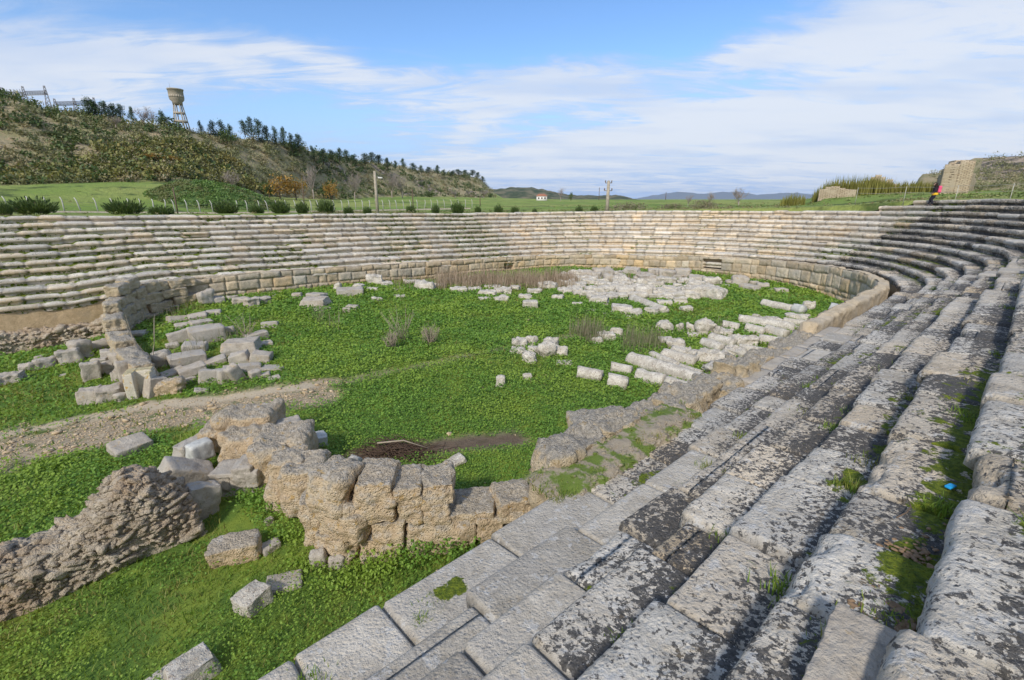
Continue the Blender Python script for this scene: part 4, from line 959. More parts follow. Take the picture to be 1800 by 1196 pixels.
# ------------------------------------------------------------------ terrain around the stadium
def curve(pts):
    A = []
    for (px, py, d) in pts:
        r = px_dir(px, py); A.append((math.atan2(r.x, r.y), d, CAMZ + d * r.z / math.hypot(r.x, r.y)))
    A.sort(); return np.array(A)
def addback(pts, dl, dr):   # flat continuation behind the camera
    return curve(pts)
LAY = [curve([(x, 383, 46) for x in (-600, 0, 900)] + [(1500, 366, 46), (1800, 352, 46), (2400, 352, 46)]),
       curve([(-600, 376, 100), (0, 374, 100), (400, 375, 104), (800, 370, 108), (1100, 368, 95), (1400, 364, 80), (1500, 360, 72), (1600, 352, 66), (1800, 346, 60), (2400, 346, 60)]),
       curve([(-900, 322, 150), (0, 327, 150), (200, 321, 155), (320, 322, 160), (450, 345, 190), (600, 352, 250), (720, 346, 330), (860, 348, 480), (1000, 351, 600), (1300, 352, 500), (1400, 353, 160), (1450, 343, 105), (1640, 338, 105), (1720, 336, 110), (1800, 334, 110), (2400, 330, 110)]),
       curve([(-1300, 120, 240), (-300, 140, 240), (-80, 152, 235), (0, 170, 230), (30, 172, 230), (70, 188, 228), (100, 196, 226), (150, 202, 225), (200, 212, 223), (300, 228, 222), (400, 240, 235), (470, 247, 245), (530, 260, 262), (600, 279, 330), (650, 286, 390),
              (700, 294, 450), (760, 302, 520), (820, 308, 580), (846, 316, 600), (862, 335, 640), (885, 349, 680), (1000, 351.5, 900), (1300, 352, 800), (1440, 350, 300), (1560, 349, 260), (1600, 342, 250), (1620, 308, 330), (1655, 303, 320), (1690, 290, 250), (1712, 282, 240), (1760, 277, 235), (1800, 276, 235), (2000, 268, 230), (2600, 262, 230)]),
       ]
def tz(x, y, noise=True):
    x = np.asarray(x, float); y = np.asarray(y, float); az = np.arctan2(x, y); d = np.hypot(x, y)
    D = [np.interp(az, L[:, 0], L[:, 1]) for L in LAY]; Z = [np.interp(az, L[:, 0], L[:, 2]) for L in LAY]
    z = np.where(d < D[0], Z[0], 0); 
    for i in range(3):
        f = np.clip((d - D[i]) / (D[i + 1] - D[i]), 0, 1); fs = f * f * (3 - 2 * f) if i < 2 else (f ** .85) * .55 + .45 * f * f * (3 - 2 * f)
        z = np.where((d >= D[i]) & (d < D[i + 1]), Z[i] + (Z[i + 1] - Z[i]) * fs, z)
    f = np.clip((d - D[3]) / 1800, 0, 1); z = np.where(d >= D[3], Z[3] + (5.5 - Z[3]) * f * f * (3 - 2 * f), z)
    back = smooth(np.abs(az), 1.9, 2.3); z = z * (1 - back) + 5.8 * back
    hm = smooth((d - D[2]) / np.maximum(D[3] - D[2], 1), -.02, .06) * smooth(Z[3] - Z[2], 4, 9)
    if noise:
        p = P3(x, y, 0 * x); A = hm * (1 - smooth((d - D[3]) / 60, .0, 1) * .6)
        z = z + A * (2.2 * fbm(p, .035, 4, 3) + .9 * fbm(p, .15, 3, 5) - 1.1 * np.abs(fbm(p, .06, 3, 8))) * np.clip((D[3] - d) / 30 + .25, .25, 1) + (1 - hm) * .12 * fbm(p, .08, 3, 6)
    u, b = xy2uv(x, y); r = np.where(u < U0, np.abs(b - B0), np.hypot(u - U0, b - B0))
    z = z - 7.0 * (1 - smooth(r, 25.5, 28.5)) * (u > -60)
    return z, hm
az = np.radians(np.concatenate([np.arange(-180, -62, 2.0), np.arange(-62, 62, .22), np.arange(62, 180.1, 2.0)])); dd = np.concatenate([np.arange(3, 60, 1.5), np.geomspace(60, 700, 190), np.geomspace(720, 26000, 30)])
AA, DD = np.meshgrid(az, dd, indexing='ij'); X, Y = DD * np.sin(AA), DD * np.cos(AA); Z, HM = tz(X, Y)
m_, t, b_ = new_mat('open_country'); P = t.pos()
f1 = t.noise(P, .12, 6, .65); f2 = t.noise(P, .9, 6, .7); f3 = t.noise(P, .018, 4, .5); f4 = t.noise(P, 3.5, 4, .7)
fld = t.mix(t.step(f3, .42, .58), (.20, .29, .055), (.30, .34, .09)); fld = t.mix(t.step(f1, .50, .64), fld, (.085, .125, .03)); fld = t.mix(t.math('MULTIPLY', t.step(f2, .5, .7), .4), fld, (.20, .17, .07))
hill = t.mix(t.step(f1, .40, .60), (.27, .25, .12), (.39, .32, .19)); hill = t.mix(t.step(f2, .54, .62), hill, (.42, .30, .18)); hill = t.mix(t.step(f4, .55, .7), hill, (.06, .07, .03))
hill = t.mix(t.step(t.attr('rock'), .3, .6), hill, t.mix(t.step(t.math('ADD', t.math('MULTIPLY', f1, .6), t.math('MULTIPLY', f2, .4)), .46, .54), (.42, .33, .24), (.07, .065, .055)))
t.put(b_.inputs['Base Color'], t.mix(t.attr('hill'), fld, hill)); b_.inputs['Roughness'].default_value = 1
bumpn(t, b_, t.math('ADD', f2, f1), .9, .8)
azd = np.degrees(AA); rock = ((azd > 43) * (HM > .5) * smooth((DD) / np.interp(AA, LAY[3][:, 0], LAY[3][:, 1]), .55, .66)) + (azd < 5) * (HM > .5) * smooth(fbm(P3(X, Y, 0 * X), .03, 3, 70), .3, .5)
o = mk('terrain', P3(X, Y, Z).reshape(-1, 3), gridF(*X.shape), None, m_, None, dict(hill=HM.ravel(), rock=rock.ravel())); tag(o, 'green fields with a scrubby hill behind the stadium', None, None, 'structure')
# grass bank behind the top rows
bs = np.arange(0, 1, .0012)
def bankring():
    at, s1, s2, s3 = path(-3, -60, -60); ss = np.arange(0, s3, .35); u, b, nu, nb, q = at(ss)
    rin = np.interp(q, [-.1, .318, .330, .345, .36, 3], [1.36 + .70, 1.36 + .70, .68 + .62, .68 + .62, .62, .62]); kk = np.interp(q, [-.1, .318, .330, .345, .36, 3], [-5, -5, -4, -4, -3, -3])
    z0 = row_z(kk, q) - .06
    T = np.array([0, .05, .1, .2, .35, .55, .8, 1.0]); W_ = 8.5
    U = u[:, None] + nu[:, None] * (rin[:, None] + (W_ - rin[:, None]) * T); B = b[:, None] + nb[:, None] * (rin[:, None] + (W_ - rin[:, None]) * T)
    x = U * SA - B * CA; y = U * CA + B * SA; zt, _ = tz(x, y); f = smooth(T, .15, 1)[None, :]
    z = z0[:, None] * (1 - f) + zt * f + .10 * fbm(P3(x, y, 0 * x), .6, 3, 4) * (T > .1)
    z[:, -1] -= .3
    return P3(x, y, z), len(ss), len(T)
V, n_, m2 = bankring()
o = mk('grass_bank', V.reshape(-1, 3), gridF(n_, m2), None, m_, None, dict(hill=np.zeros(n_ * m2), rock=np.zeros(n_ * m2))); tag(o, 'grass bank round the outside of the seating', None, None, 'structure')
def T3(px, py_or_none, d):
    """point on the terrain in the direction of a measured point at distance d"""
    r = px_dir(px, py_or_none if py_or_none is not None else 350); a = math.atan2(r.x, r.y); x, y = d * math.sin(a), d * math.cos(a)
    u, b = xy2uv(x, y); z = float(tz(x, y)[0]); rr = abs(b - B0) if u < U0 else math.hypot(u - U0, b - B0)
    if rr < 30.5 and rr > 22: z = max(z, 5.55 - .02 * (rr - 22))
    return Vector((x, y, z))
def zat(px, py, d):      # height at which the line of sight of a measured point passes at ground distance d
    r = px_dir(px, py); return CAMZ + d * r.z / math.hypot(r.x, r.y)
# distant hills
def far_hill(name, label, pts, d, depth, mat):
    C = curve([(a, b, d) for a, b in pts]); aa = np.linspace(C[0, 0], C[-1, 0], 260); zz_ = np.interp(aa, C[:, 0], C[:, 2]); zz_ = zz_ + (d * .0011) * fbm(P3(aa * 90, 0 * aa, 0 * aa), 1, 4, 3) * smooth(zz_ - 3, 2, 12)
    T = np.linspace(0, 1, 26); prof = np.sin(T * PI) ** .9; D_ = d - depth * .5 + depth * T
    X = D_[None, :] * np.sin(aa)[:, None]; Y = D_[None, :] * np.cos(aa)[:, None]
    Z = 3 + (zz_ - 3)[:, None] * prof[None, :] + d * .004 * fbm(P3(X / d * 60, Y / d * 60, 0 * X), .8, 4, 7) * prof
    o = mk(name, P3(X, Y, Z).reshape(-1, 3), gridF(len(aa), 26), None, mat); tag(o, label, None, None, 'structure'); return o
mh, t, b_ = new_mat('far_slope'); P = t.pos(); f1 = t.noise(P, .03, 6, .7)
t.put(b_.inputs['Base Color'], t.mix(t.step(f1, .42, .6), (.045, .065, .03), (.17, .15, .09))); b_.inputs['Roughness'].default_value = 1
far_hill('hill', 'low wooded hills in the distance', [(840, 352), (862, 334), (900, 331), (935, 331), (970, 338), (1000, 344), (1040, 345), (1090, 344), (1110, 350), (1135, 355)], 1300, 500, mh)
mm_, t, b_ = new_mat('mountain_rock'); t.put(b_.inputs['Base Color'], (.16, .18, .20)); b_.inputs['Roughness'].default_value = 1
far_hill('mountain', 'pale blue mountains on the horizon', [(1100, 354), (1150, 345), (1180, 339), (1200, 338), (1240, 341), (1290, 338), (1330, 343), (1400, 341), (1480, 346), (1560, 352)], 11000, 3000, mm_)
# ------------------------------------------------------------------ vegetation builders
def blob_quads(rs, c, rad, n, size, shell=.55):
    d = rs.normal(0, 1, (n, 3)); d /= np.linalg.norm(d, axis=1, keepdims=True); r = (shell + (1 - shell) * rs.rand(n)) ** .6
    r *= 1 + .28 * rs.normal(0, 1, n)
    C = np.array(c) + d * r[:, None] * np.array(rad); return leaves(rs, C, size, .9)
def foliage(rs, blobs, n, size):
    Vs, Fs, vs, k = [], [], [], 0
    for (c, rad) in blobs:
        V, Fq, vv = blob_quads(rs, c, rad, n, size); lo = rs.uniform(-.25, .25)
        Vs.append(V); Fs.append(Fq + k); vs.append(np.clip(vv + lo, 0, 1)); k += len(V)
    return np.concatenate(Vs), np.concatenate(Fs), np.concatenate(vs)
def make_pine(seed, h=7.0, wd=4.0):
    rs = np.random.RandomState(seed); root = empty('pine_tree'); bl = []; lean = rs.normal(0, .15, 2)
    nb = 11
    for i in range(nb):
        f = i / (nb - 1); z = h * (.16 + .74 * f); R = wd * .5 * (1 - .62 * f ** 1.6) * rs.uniform(.65, 1.2); a = rs.uniform(0, 6.3)
        o_ = R * .55 * rs.uniform(.3, 1.1); bl.append(((o_ * math.cos(a) + lean[0] * f, o_ * math.sin(a) + lean[1] * f, z), (R * .8, R * .8, h * .13)))
    V, Fq, vv = foliage(rs, bl, 170, .27); mk('crown', V, Fq, None, M['pine'], root, dict(v=vv), smooth=False)
    mb = MB(); V, Fq, Ft = tube([(0, 0, -.5), (lean[0] * .3, lean[1] * .3, h * .4), (lean[0], lean[1], h * .9)], [.16, .12, .04], 6); mb.add(V, Fq, Ft)
    for i in range(6):
        c = bl[i * 2 % nb][0]; V, Fq, Ft = tube([(lean[0] * .4, lean[1] * .4, c[2] - .5), c], [.05, .02], 5); mb.add(V, Fq, Ft)
    mb.build('trunk', M['bark'], root); return root
def make_bush_tree(seed, h, wd, mat, name, n=60, nb=9, size=.35):
    rs = np.random.RandomState(seed); root = empty(name); bl = []
    for i in range(nb):
        a = rs.uniform(0, 6.3); o_ = wd * .34 * math.sqrt(rs.rand()); z = h * rs.uniform(.34, .82) - o_ * .25; bl.append(((o_ * math.cos(a), o_ * math.sin(a), z), (wd * .24, wd * .24, h * .2)))
    V, Fq, vv = foliage(rs, bl, n, size); mk('crown', V, Fq, None, mat, root, dict(v=vv), smooth=False)
    mb = MB(); V, Fq, Ft = tube([(0, 0, -.4), (.05, 0, h * .5)], [.12, .07], 6); mb.add(V, Fq, Ft)
    for (c, r) in bl[:5]: V, Fq, Ft = tube([(0, 0, h * .2), c], [.06, .02], 5); mb.add(V, Fq, Ft)
    mb.build('trunk', M['bark'], root); return root
def make_bare(seed, h, wd, n1=9):
    rs = np.random.RandomState(seed); root = empty('bare_tree'); mb = MB(); tw = []
    V, Fq, Ft = tube([(0, 0, -.4), (0, 0, h * .28)], [.16, .12], 6); mb.add(V, Fq, Ft)
    for i in range(n1):
        a = rs.uniform(0, 6.3); l = wd * .42 * rs.uniform(.3, 1); e = np.array([l * math.cos(a), l * math.sin(a), h * rs.uniform(.55, .92)]); s0 = np.array([0, 0, h * rs.uniform(.15, .32)])
        V, Fq, Ft = tube([s0, (s0 + e) / 2 + rs.normal(0, .15, 3), e], [.07, .045, .02], 5); mb.add(V, Fq, Ft)
        for j in range(9):
            f = rs.uniform(.3, 1); p = s0 + (e - s0) * f; d = rs.normal(0, 1, 3); d[2] = abs(d[2]) + .5; d /= np.linalg.norm(d); q_ = p + d * h * rs.uniform(.12, .26)
            V, Fq, Ft = tube([p, q_], [.03, .012], 4); mb.add(V, Fq, Ft)
            for k in range(7):
                p2 = p + (q_ - p) * rs.uniform(.3, 1); d2 = d + rs.normal(0, .7, 3); d2 /= np.linalg.norm(d2); tw.append((p2, p2 + d2 * h * rs.uniform(.06, .14)))
    for (p, q_) in tw: V, Fq, Ft = tube([p, q_], [.016, .008], 3, False); mb.add(V, Fq)
    mb.build('branches', M['twig'], root); return root
def copy_tree(root):
    c = root.copy(); COL.objects.link(c)
    for ch in list(root.children): d = ch.copy(); COL.objects.link(d); d.parent = c
    return c
_used = {}
def place(proto_key, protos, loc, sc, rz, rng_):
    P_ = protos[rng_.randint(len(protos))]
    key = id(P_)
    if key not in _used: _used[key] = 1; o = P_
    else: o = copy_tree(P_)
    o.location = loc; o.scale = sc if hasattr(sc, '__len__') else (sc,) * 3; o.rotation_euler = (0, 0, rz); return o
rg = np.random.RandomState(4)
# ridge conifers: (px, top py, distance, width px)
PINES = [make_pine(s, 7, 4.2) for s in (1, 2, 3, 4)]
RT = [(150, 172, 222, 20), (163, 177, 222, 18), (180, 178, 222, 20), (195, 183, 222, 18), (207, 184, 224, 14), (228, 188, 222, 10), (283, 196, 220, 12), (350, 213, 225, 12), (372, 213, 228, 16), (386, 212, 228, 18), (402, 220, 228, 14),
      (427, 212, 235, 16), (438, 206, 236, 18), (450, 210, 236, 18), (466, 222, 238, 16), (480, 223, 240, 14), (495, 224, 242, 15), (510, 235, 246, 14), (523, 237, 248, 16), (548, 257, 262, 16), (566, 262, 272, 16), (580, 264, 285, 14),
      (595, 261, 300, 18), (608, 264, 310, 18), (622, 272, 330, 15), (640, 270, 340, 18), (652, 268, 350, 18), (665, 273, 360, 18), (680, 278, 380, 14), (694, 283, 400, 13), (708, 279, 410, 13), (725, 287, 440, 16), (740, 291, 450, 14),
      (752, 294, 470, 12), (768, 291, 480, 12), (780, 299, 500, 12), (795, 300, 520, 13), (806, 298, 540, 13), (818, 299, 560, 12), (830, 299, 570, 12), (840, 303, 580, 10), (848, 310, 590, 8)]
for i, (px, py, d, wpx) in enumerate(RT):
    g_ = T3(px, py, d + 1); zt = zat(px, py, d + 1); h = min(max(3.2, zt - g_.z + .8), 6.5); h *= rg.uniform(.8, 1.2); w_ = wpx / 870 * d * rg.uniform(.85, 1.5); g_.z = zt - h
    o = place('p', PINES, g_, (w_ / 4.2, w_ / 4.2, h / 6.9), rg.uniform(0, 6), rg)
    tag(o, 'dark green pine on the crest of the left hill, %s' % (ORD[i] + ' from left' if i < 38 else 'near the right hand end, number %d' % (i + 1) if False else ['fourth from the right end', 'third from the right end', 'second from the right end', 'last at the right end'][i - 38]) , 'pine tree', 'pines along the hill crest')
BUSH = [make_bush_tree(s, 4, 4.5, M['shrub'], 'evergreen_bush') for s in (11, 12)]
for i, (px, py, d, wpx, lab) in enumerate([(92, 243, 190, 34, 'round dark evergreen bush high on the left hillside'), (112, 255, 188, 26, 'dark bush just right of the round bush on the hillside'), (290, 205, 219, 40, 'broad dark bush at the foot of the water tower'),
        (255, 222, 218, 30, 'dark bush on the crest left of the water tower'), (395, 228, 222, 30, 'low dark bush under the crest pines right of the tower'), (85, 193, 218, 16, 'small bush on the skyline below the electric gantry'), (580, 312, 240, 34, 'dark green tree on the slope left of the concrete pole'),
        (755, 336, 330, 30, 'dark bush at the hill foot right of the concrete pole'), (470, 318, 180, 30, 'green bush beside the orange tree at the hill foot'), (1004, 338, 330, 9, 'small dark conifer right of the white house')]):
    g_ = T3(px, py, d); zt = zat(px, py, d); w_ = wpx / 870 * d; o = place('b', BUSH, g_, (w_ / 4.2, w_ / 4.2, max(.35, (zt - g_.z) / 3.9)), rg.uniform(0, 6), rg); tag(o, lab, 'bush', 'evergreen bushes on the hill')
AUT = [make_bush_tree(s, 5, 5, M['autumn'], 'autumn_tree', 50, 9, .4) for s in (21, 22)]
for (px, py, d, wpx, lab) in [(487, 308, 178, 44, 'leftmost orange autumn tree at the hill foot, broad'), (516, 312, 182, 40, 'orange tree touching the broad one at the hill foot'), (580, 318, 190, 26, 'round yellow orange tree alone left of the concrete pole'), (265, 284, 176, 30, 'rusty tree low on the hillside under the tower'), (300, 280, 176, 28, 'rusty pink tree right of the other one under the tower')]:
    g_ = T3(px, py, d); zt = zat(px, py, d); w_ = wpx / 870 * d; o = place('a', AUT, g_, (w_ / 4.6, w_ / 4.6, max(.5, (zt - g_.z) / 4.6)), rg.uniform(0, 6), rg); tag(o, lab, 'tree', 'autumn trees at the hill foot')
BARE = [make_bare(s, 6, 6) for s in (31, 32)]
for (px, py, d, wpx, lab) in [(245, 190, 222, 30, 'pale bare tree on the crest left of the water tower'), (262, 196, 222, 22, 'second pale bare tree beside it left of the water tower'), (200, 205, 205, 22, 'grey bare bush below the dark crest pines'), (545, 292, 225, 34, 'grey bare tree on the slope above the orange trees'), (620, 305, 235, 36, 'brownish bare tree left of the concrete pole'),
        (686, 302, 250, 34, 'lilac bare tree right of the concrete pole'), (705, 308, 255, 38, 'wide bare tree right of the lilac one by the pole'), (800, 333, 330, 26, 'small bare tree at the foot of the headland'), (850, 334, 360, 26, 'bare tree under the end of the headland'), (400, 302, 178, 38, 'grey bare thicket above the green mound'),
        (986, 331, 320, 16, 'tall bare tree right of the white house'), (1211, 343, 110, 16, 'small bare tree left of the pair on the right field'), (1249, 338, 108, 20, 'middle bare tree on the right field'), (1302, 331, 100, 32, 'largest bare tree on the right field')]:
    g_ = T3(px, py, d); zt = zat(px, py, d); w_ = wpx / 870 * d; o = place('d', BARE, g_, (w_ / 5.4, w_ / 5.4, max(.3, (zt - g_.z) / 5.8)), rg.uniform(0, 6), rg); tag(o, lab, 'bare tree', 'bare trees')
# scrub on the hillside: nobody could count it
rs = np.random.RandomState(9)
def scrub(name, label, mat, n, azr, f0, f1, smin, smax, leaf, nq, cond=None, hs=.7):
    Vs, vs, k, Fs = [], [], 0, []
    a = rs.uniform(azr[0], azr[1], n * 3); D2 = np.interp(a, LAY[2][:, 0], LAY[2][:, 1]); D3 = np.interp(a, LAY[3][:, 0], LAY[3][:, 1]); d = D2 + (D3 - D2) * rs.uniform(f0, f1, n * 3)
    x, y = d * np.sin(a), d * np.cos(a); z, hm = tz(x, y); ok = hm > .3
    if cond: ok &= cond(x, y, a, (d - D2) / (D3 - D2))
    x, y, z, d = [q_[ok][:n] for q_ in (x, y, z, d)]; n = len(x); s = rs.uniform(smin, smax, n) * (1 + .0018 * np.maximum(0, d - 200))
    cl = rs.normal(0, .32, (n, nq, 3)); cl[..., 2] = np.abs(cl[..., 2]) * hs * 1.6
    C = np.stack([x, y, z], 1)[:, None] + cl * s[:, None, None]; sz = np.repeat(s * leaf, nq)
    tone = np.repeat(rs.rand(n), nq); V, Fq, vv = leaves(rs, C.reshape(-1, 3), sz, .8, v=np.clip(tone * .75 + .25 * rs.rand(n * nq), 0, 1))
    o = mk(name, V, Fq, None, mat, None, dict(v=vv), smooth=False); tag(o, label, 'scrub', None, 'stuff'); return o
scrub('hill_scrub', 'dark and olive scrub covering the hillside', M['scrub'], 2000, (R_(-50), R_(0)), .0, 1.0, .7, 2.9, .24, 56)
scrub('hill_scrub', 'greener bushes spread over the hillside', M['shrub'], 650, (R_(-50), R_(-2)), .0, 1.0, 1.0, 3.2, .34, 36, lambda x, y, a, f: fbm(P3(x, y, 0 * x), .02, 3, 5) > -.15)
scrub('crest_scrub', 'scrub over the cliff hill at right', M['scrub'], 420, (R_(40), R_(56)), .0, .75, .7, 2.4, .16, 80)
scrub('yellow_scrub', 'yellowish tall reeds and scrub low on the hillside', M['olive'], 600, (R_(-50), R_(-24)), .04, .62, 1.2, 3.0, .34, 34, lambda x, y, a, f: fbm(P3(x, y, 0 * x), .03, 3, 15) > .02)
rs = np.random.RandomState(19); n_p = 5200; aq = rs.uniform(R_(-50), R_(56), n_p); dq = 50 + 110 * rs.rand(n_p) ** 1.5
xq, yq = dq * np.sin(aq), dq * np.cos(aq); ok = (fbm(P3(xq, yq, 0 * xq), .05, 4, 21) > np.where(aq > .35, -.12, .18)) | (rs.rand(n_p) < .08); uq, bq = xy2uv(xq, yq); ok &= np.where(uq < U0, np.abs(bq - B0), np.hypot(uq - U0, bq - B0)) > 30
xq, yq = xq[ok], yq[ok]; zq, hq = tz(xq, yq); sq = rs.uniform(.25, .9, len(xq)); Cq = np.stack([xq, yq, zq], 1)[:, None] + np.abs(rs.normal(0, .35, (len(xq), 22, 3))) * np.array([1, 1, .55]) * rs.choice([-1, 1], (len(xq), 22, 3)) * np.array([1, 1, 1]) * sq[:, None, None]
V, Fq, vv = leaves(rs, Cq.reshape(-1, 3), .20, .8, v=np.repeat(rs.rand(len(xq)), 22)); o = mk('field_tufts', V, Fq, None, M['olive2'], None, dict(v=vv), smooth=False); tag(o, 'tufts and low weeds over the open fields', 'weeds', None, 'stuff')
# green mound with low plants in the field
md = T3(385, 335, 128); aa, rr = np.meshgrid(np.linspace(0, 2 * PI, 60), np.linspace(0, 1, 14), indexing='ij'); x = md.x + 15 * rr * np.cos(aa); y = md.y + 12 * rr * np.sin(aa)
z = tz(x, y)[0] - .3 + (zat(385, 325, 128) - md.z + .4) * (1 - rr ** 2) ** 1.3 + .2 * fbm(P3(x, y, 0 * x), .5, 3, 3)
mdm, t, b_ = new_mat('mound_plants'); P = t.pos(); f = t.noise(P, 1.1, 6, .75); t.put(b_.inputs['Base Color'], t.mix(t.step(f, .38, .62), (.045, .09, .025), (.13, .19, .05))); b_.inputs['Roughness'].default_value = 1; bumpn(t, b_, f, 1, .5)
o = mk('mound', P3(x, y, z).reshape(-1, 3), gridF(60, 14), None, mdm); tag(o, 'low green mound in the field', None, None, 'structure')
rs = np.random.RandomState(17); n_p = 1500; a_q, r_q = rs.uniform(0, 2 * PI, n_p), np.sqrt(rs.rand(n_p)) * .97
xq = md.x + 15 * r_q * np.cos(a_q); yq = md.y + 12 * r_q * np.sin(a_q); zq = tz(xq, yq)[0] - .3 + (zat(385, 325, 128) - md.z + .4) * (1 - r_q ** 2) ** 1.3
Cq = np.stack([xq, yq, zq + .15], 1)[:, None] + rs.normal(0, .28, (n_p, 12, 3)) * np.array([1, 1, .6]); V, Fq, vv = leaves(rs, Cq.reshape(-1, 3), .34, .8, v=np.repeat(rs.rand(n_p), 12)); o = mk('mound_plants', V, Fq, None, M['shrub2'], None, dict(v=vv), smooth=False); tag(o, 'leafy plants covering the green mound', 'plants', None, 'stuff')
# ------------------------------------------------------------------ oleander shrubs along the far rim
def make_shrub(seed, h=1.6, wd=2.4):
    rs = np.random.RandomState(seed); n = 1100; a = rs.uniform(0, 6.3, n); r = np.sqrt(rs.rand(n)) * wd / 2; base = np.stack([np.cos(a) * r * .4, np.sin(a) * r * .4, 0 * a], 1)
    top = np.stack([np.cos(a) * r, np.sin(a) * r, h * (1 - .35 * (r / wd * 2) ** 2) * rs.uniform(.55, 1.12, n)], 1); f = rs.uniform(.35, 1, n)[:, None]; C = base + (top - base) * f
    d = (top - base); d /= np.linalg.norm(d, axis=1, keepdims=True); sd = np.cross(d, rs.normal(0, 1, (n, 3))); sd /= np.linalg.norm(sd, axis=1, keepdims=True); l = .17; wv = .045
    V = np.stack([C - d * l, C - sd * wv, C + d * l, C + sd * wv], 1).reshape(-1, 3); Fq = np.arange(4 * n).reshape(-1, 4)
    root = empty('oleander_shrub'); mk('foliage', V, Fq, None, M['shrub'], root, dict(v=np.repeat(rs.rand(n), 4)), smooth=False)
    mb = MB()
    for i in range(14): V, Fq, Ft = tube([base[i] * .5 + [0, 0, -.15], C[i]], [.02, .012], 4); mb.add(V, Fq, Ft)
    mb.build('stems', M['bark'], root); return root
SHR = [make_shrub(s) for s in (41, 42, 43)]
SL = [(4, 357, 22), (56, 352, 62), (216, 354, 66), (282, 364, 48), (395, 356, 56), (450, 362, 36), (491, 355, 48), (530, 358, 34), (571, 354, 50), (612, 365, 28), (645, 366, 26), (722, 363, 32), (765, 362, 26), (804, 359, 44), (840, 364, 22), (876, 363, 30), (905, 365, 28), (940, 368, 18), (1018, 364, 24), (1045, 364, 26)]
for i, (px, py, wpx) in enumerate(SL):
    d = 55 + (i % 3) * 2.2 if px < 700 else 63 + (i % 3) * 3; g_ = T3(px, py, d); zt = zat(px, py, d); dep = d * .95
    w_ = wpx / 880 * d / math.cos(math.atan2(abs(g_.x), g_.y)) * .58; g_.z = zat(px, 379, d) - .1
    o = place('s', SHR, g_, (w_ / 2.3, w_ / 2.3, max(.4, (zt - g_.z) / 1.35)), rg.uniform(0, 6), rg); tag(o, 'dark green shrub behind the top row of far seats, %s' % ('leftmost' if i == 0 else 'rightmost' if i == len(SL) - 1 else ORD[i] + ' from left'), 'shrub', 'shrubs behind the far seats')
# brownish thickets on the right field
for (px, py, d, wpx, mt, lab, k) in [(1100, 355, 80, 66, 'greyweed', 'long brown thicket right of the lattice pole', 1), (1235, 352, 85, 40, 'greyweed', 'brown thicket below the middle bare tree', 2), (1180, 356, 85, 36, 'greyweed', 'low brown thicket left of the bare trees', 3)]:
    b_t = make_bush_tree(60 + k, 2, 8, M[mt], 'thicket', 110, 12, .28); g_ = T3(px, py, d); w_ = wpx / 870 * d; b_t.location = g_; b_t.scale = (w_ / 7, w_ / 14, max(.4, (zat(px, py, d) - g_.z) / 1.7)); tag(b_t, lab, 'thicket')
# ------------------------------------------------------------------ reed mound with ruined wall at right
def reed_clump(name, label, px, d, wpx, py_top, n, seed, mat='reed', dep=3.0):
    rs = np.random.RandomState(seed); g_ = T3(px, 350, d); w_ = wpx / 870 * d / .8; h = max(1.2, zat(px, py_top, d) - g_.z)
    a_ = math.atan2(g_.x, g_.y); lx = rs.uniform(-.5, .5, n) * w_; ly = rs.uniform(-.5, .5, n) * dep
    x = g_.x + lx * math.cos(a_) + ly * math.sin(a_); y = g_.y - lx * math.sin(a_) + ly * math.cos(a_); z = tz(x, y)[0]
    hh = h * (.65 + .35 * rs.rand(n)) * (1 - .35 * np.abs(lx / w_ * 2) ** 3)
    V, Fq, Ft, vv = blades(rs, np.stack([x, y, z - .1], 1), hh, .07, .16); o = mk(name, V, Fq, Ft, M[mat], None, dict(v=vv), smooth=False); tag(o, label, 'reeds'); return o
reed_clump('reed_clump', 'tall yellow green reeds on the mound, left clump', 1487, 96, 66, 311, 1500, 1)
reed_clump('reed_clump', 'tall yellow green reeds right of the ruined wall', 1533, 97, 34, 311, 900, 2)
reed_clump('reed_clump', 'shorter reeds on the mound beside the walker', 1592, 98, 44, 318, 900, 3)
reed_clump('reed_clump', 'pale reeds in the field left of the mound', 1395, 92, 26, 340, 350, 4)
def masonry_ruin(px0, px1, tops, d, py_base, thick, mat, seed, name, label):
    """ruined wall: column heights measured in the picture, built as a stepped mass of coursed masonry"""
    root = empty(name); mb = MB(); n = len(tops); rs = np.random.RandomState(seed)
    for i, py in enumerate(tops):
        pa = px0 + (px1 - px0) * (i + .5) / n; g_ = T3(pa, 350, d); zt = zat(pa, py, d); zb = min(g_.z - .5, zat(pa, py_base, d)); a_ = math.atan2(g_.x, g_.y); w_ = (px1 - px0) / n / 830 * depth_of(g_) * math.cos(a_) ** 0
        P, Fq = rblock(w_ * 1.25, thick, zt - zb, seed + i, 12, .03, .03, 6, .02); P = rotz(P, -a_); mb.add(P + np.array([g_.x, g_.y, zb]), Fq)
    mb.build('masonry', mat, root); tag(root, label, 'ruin'); return root
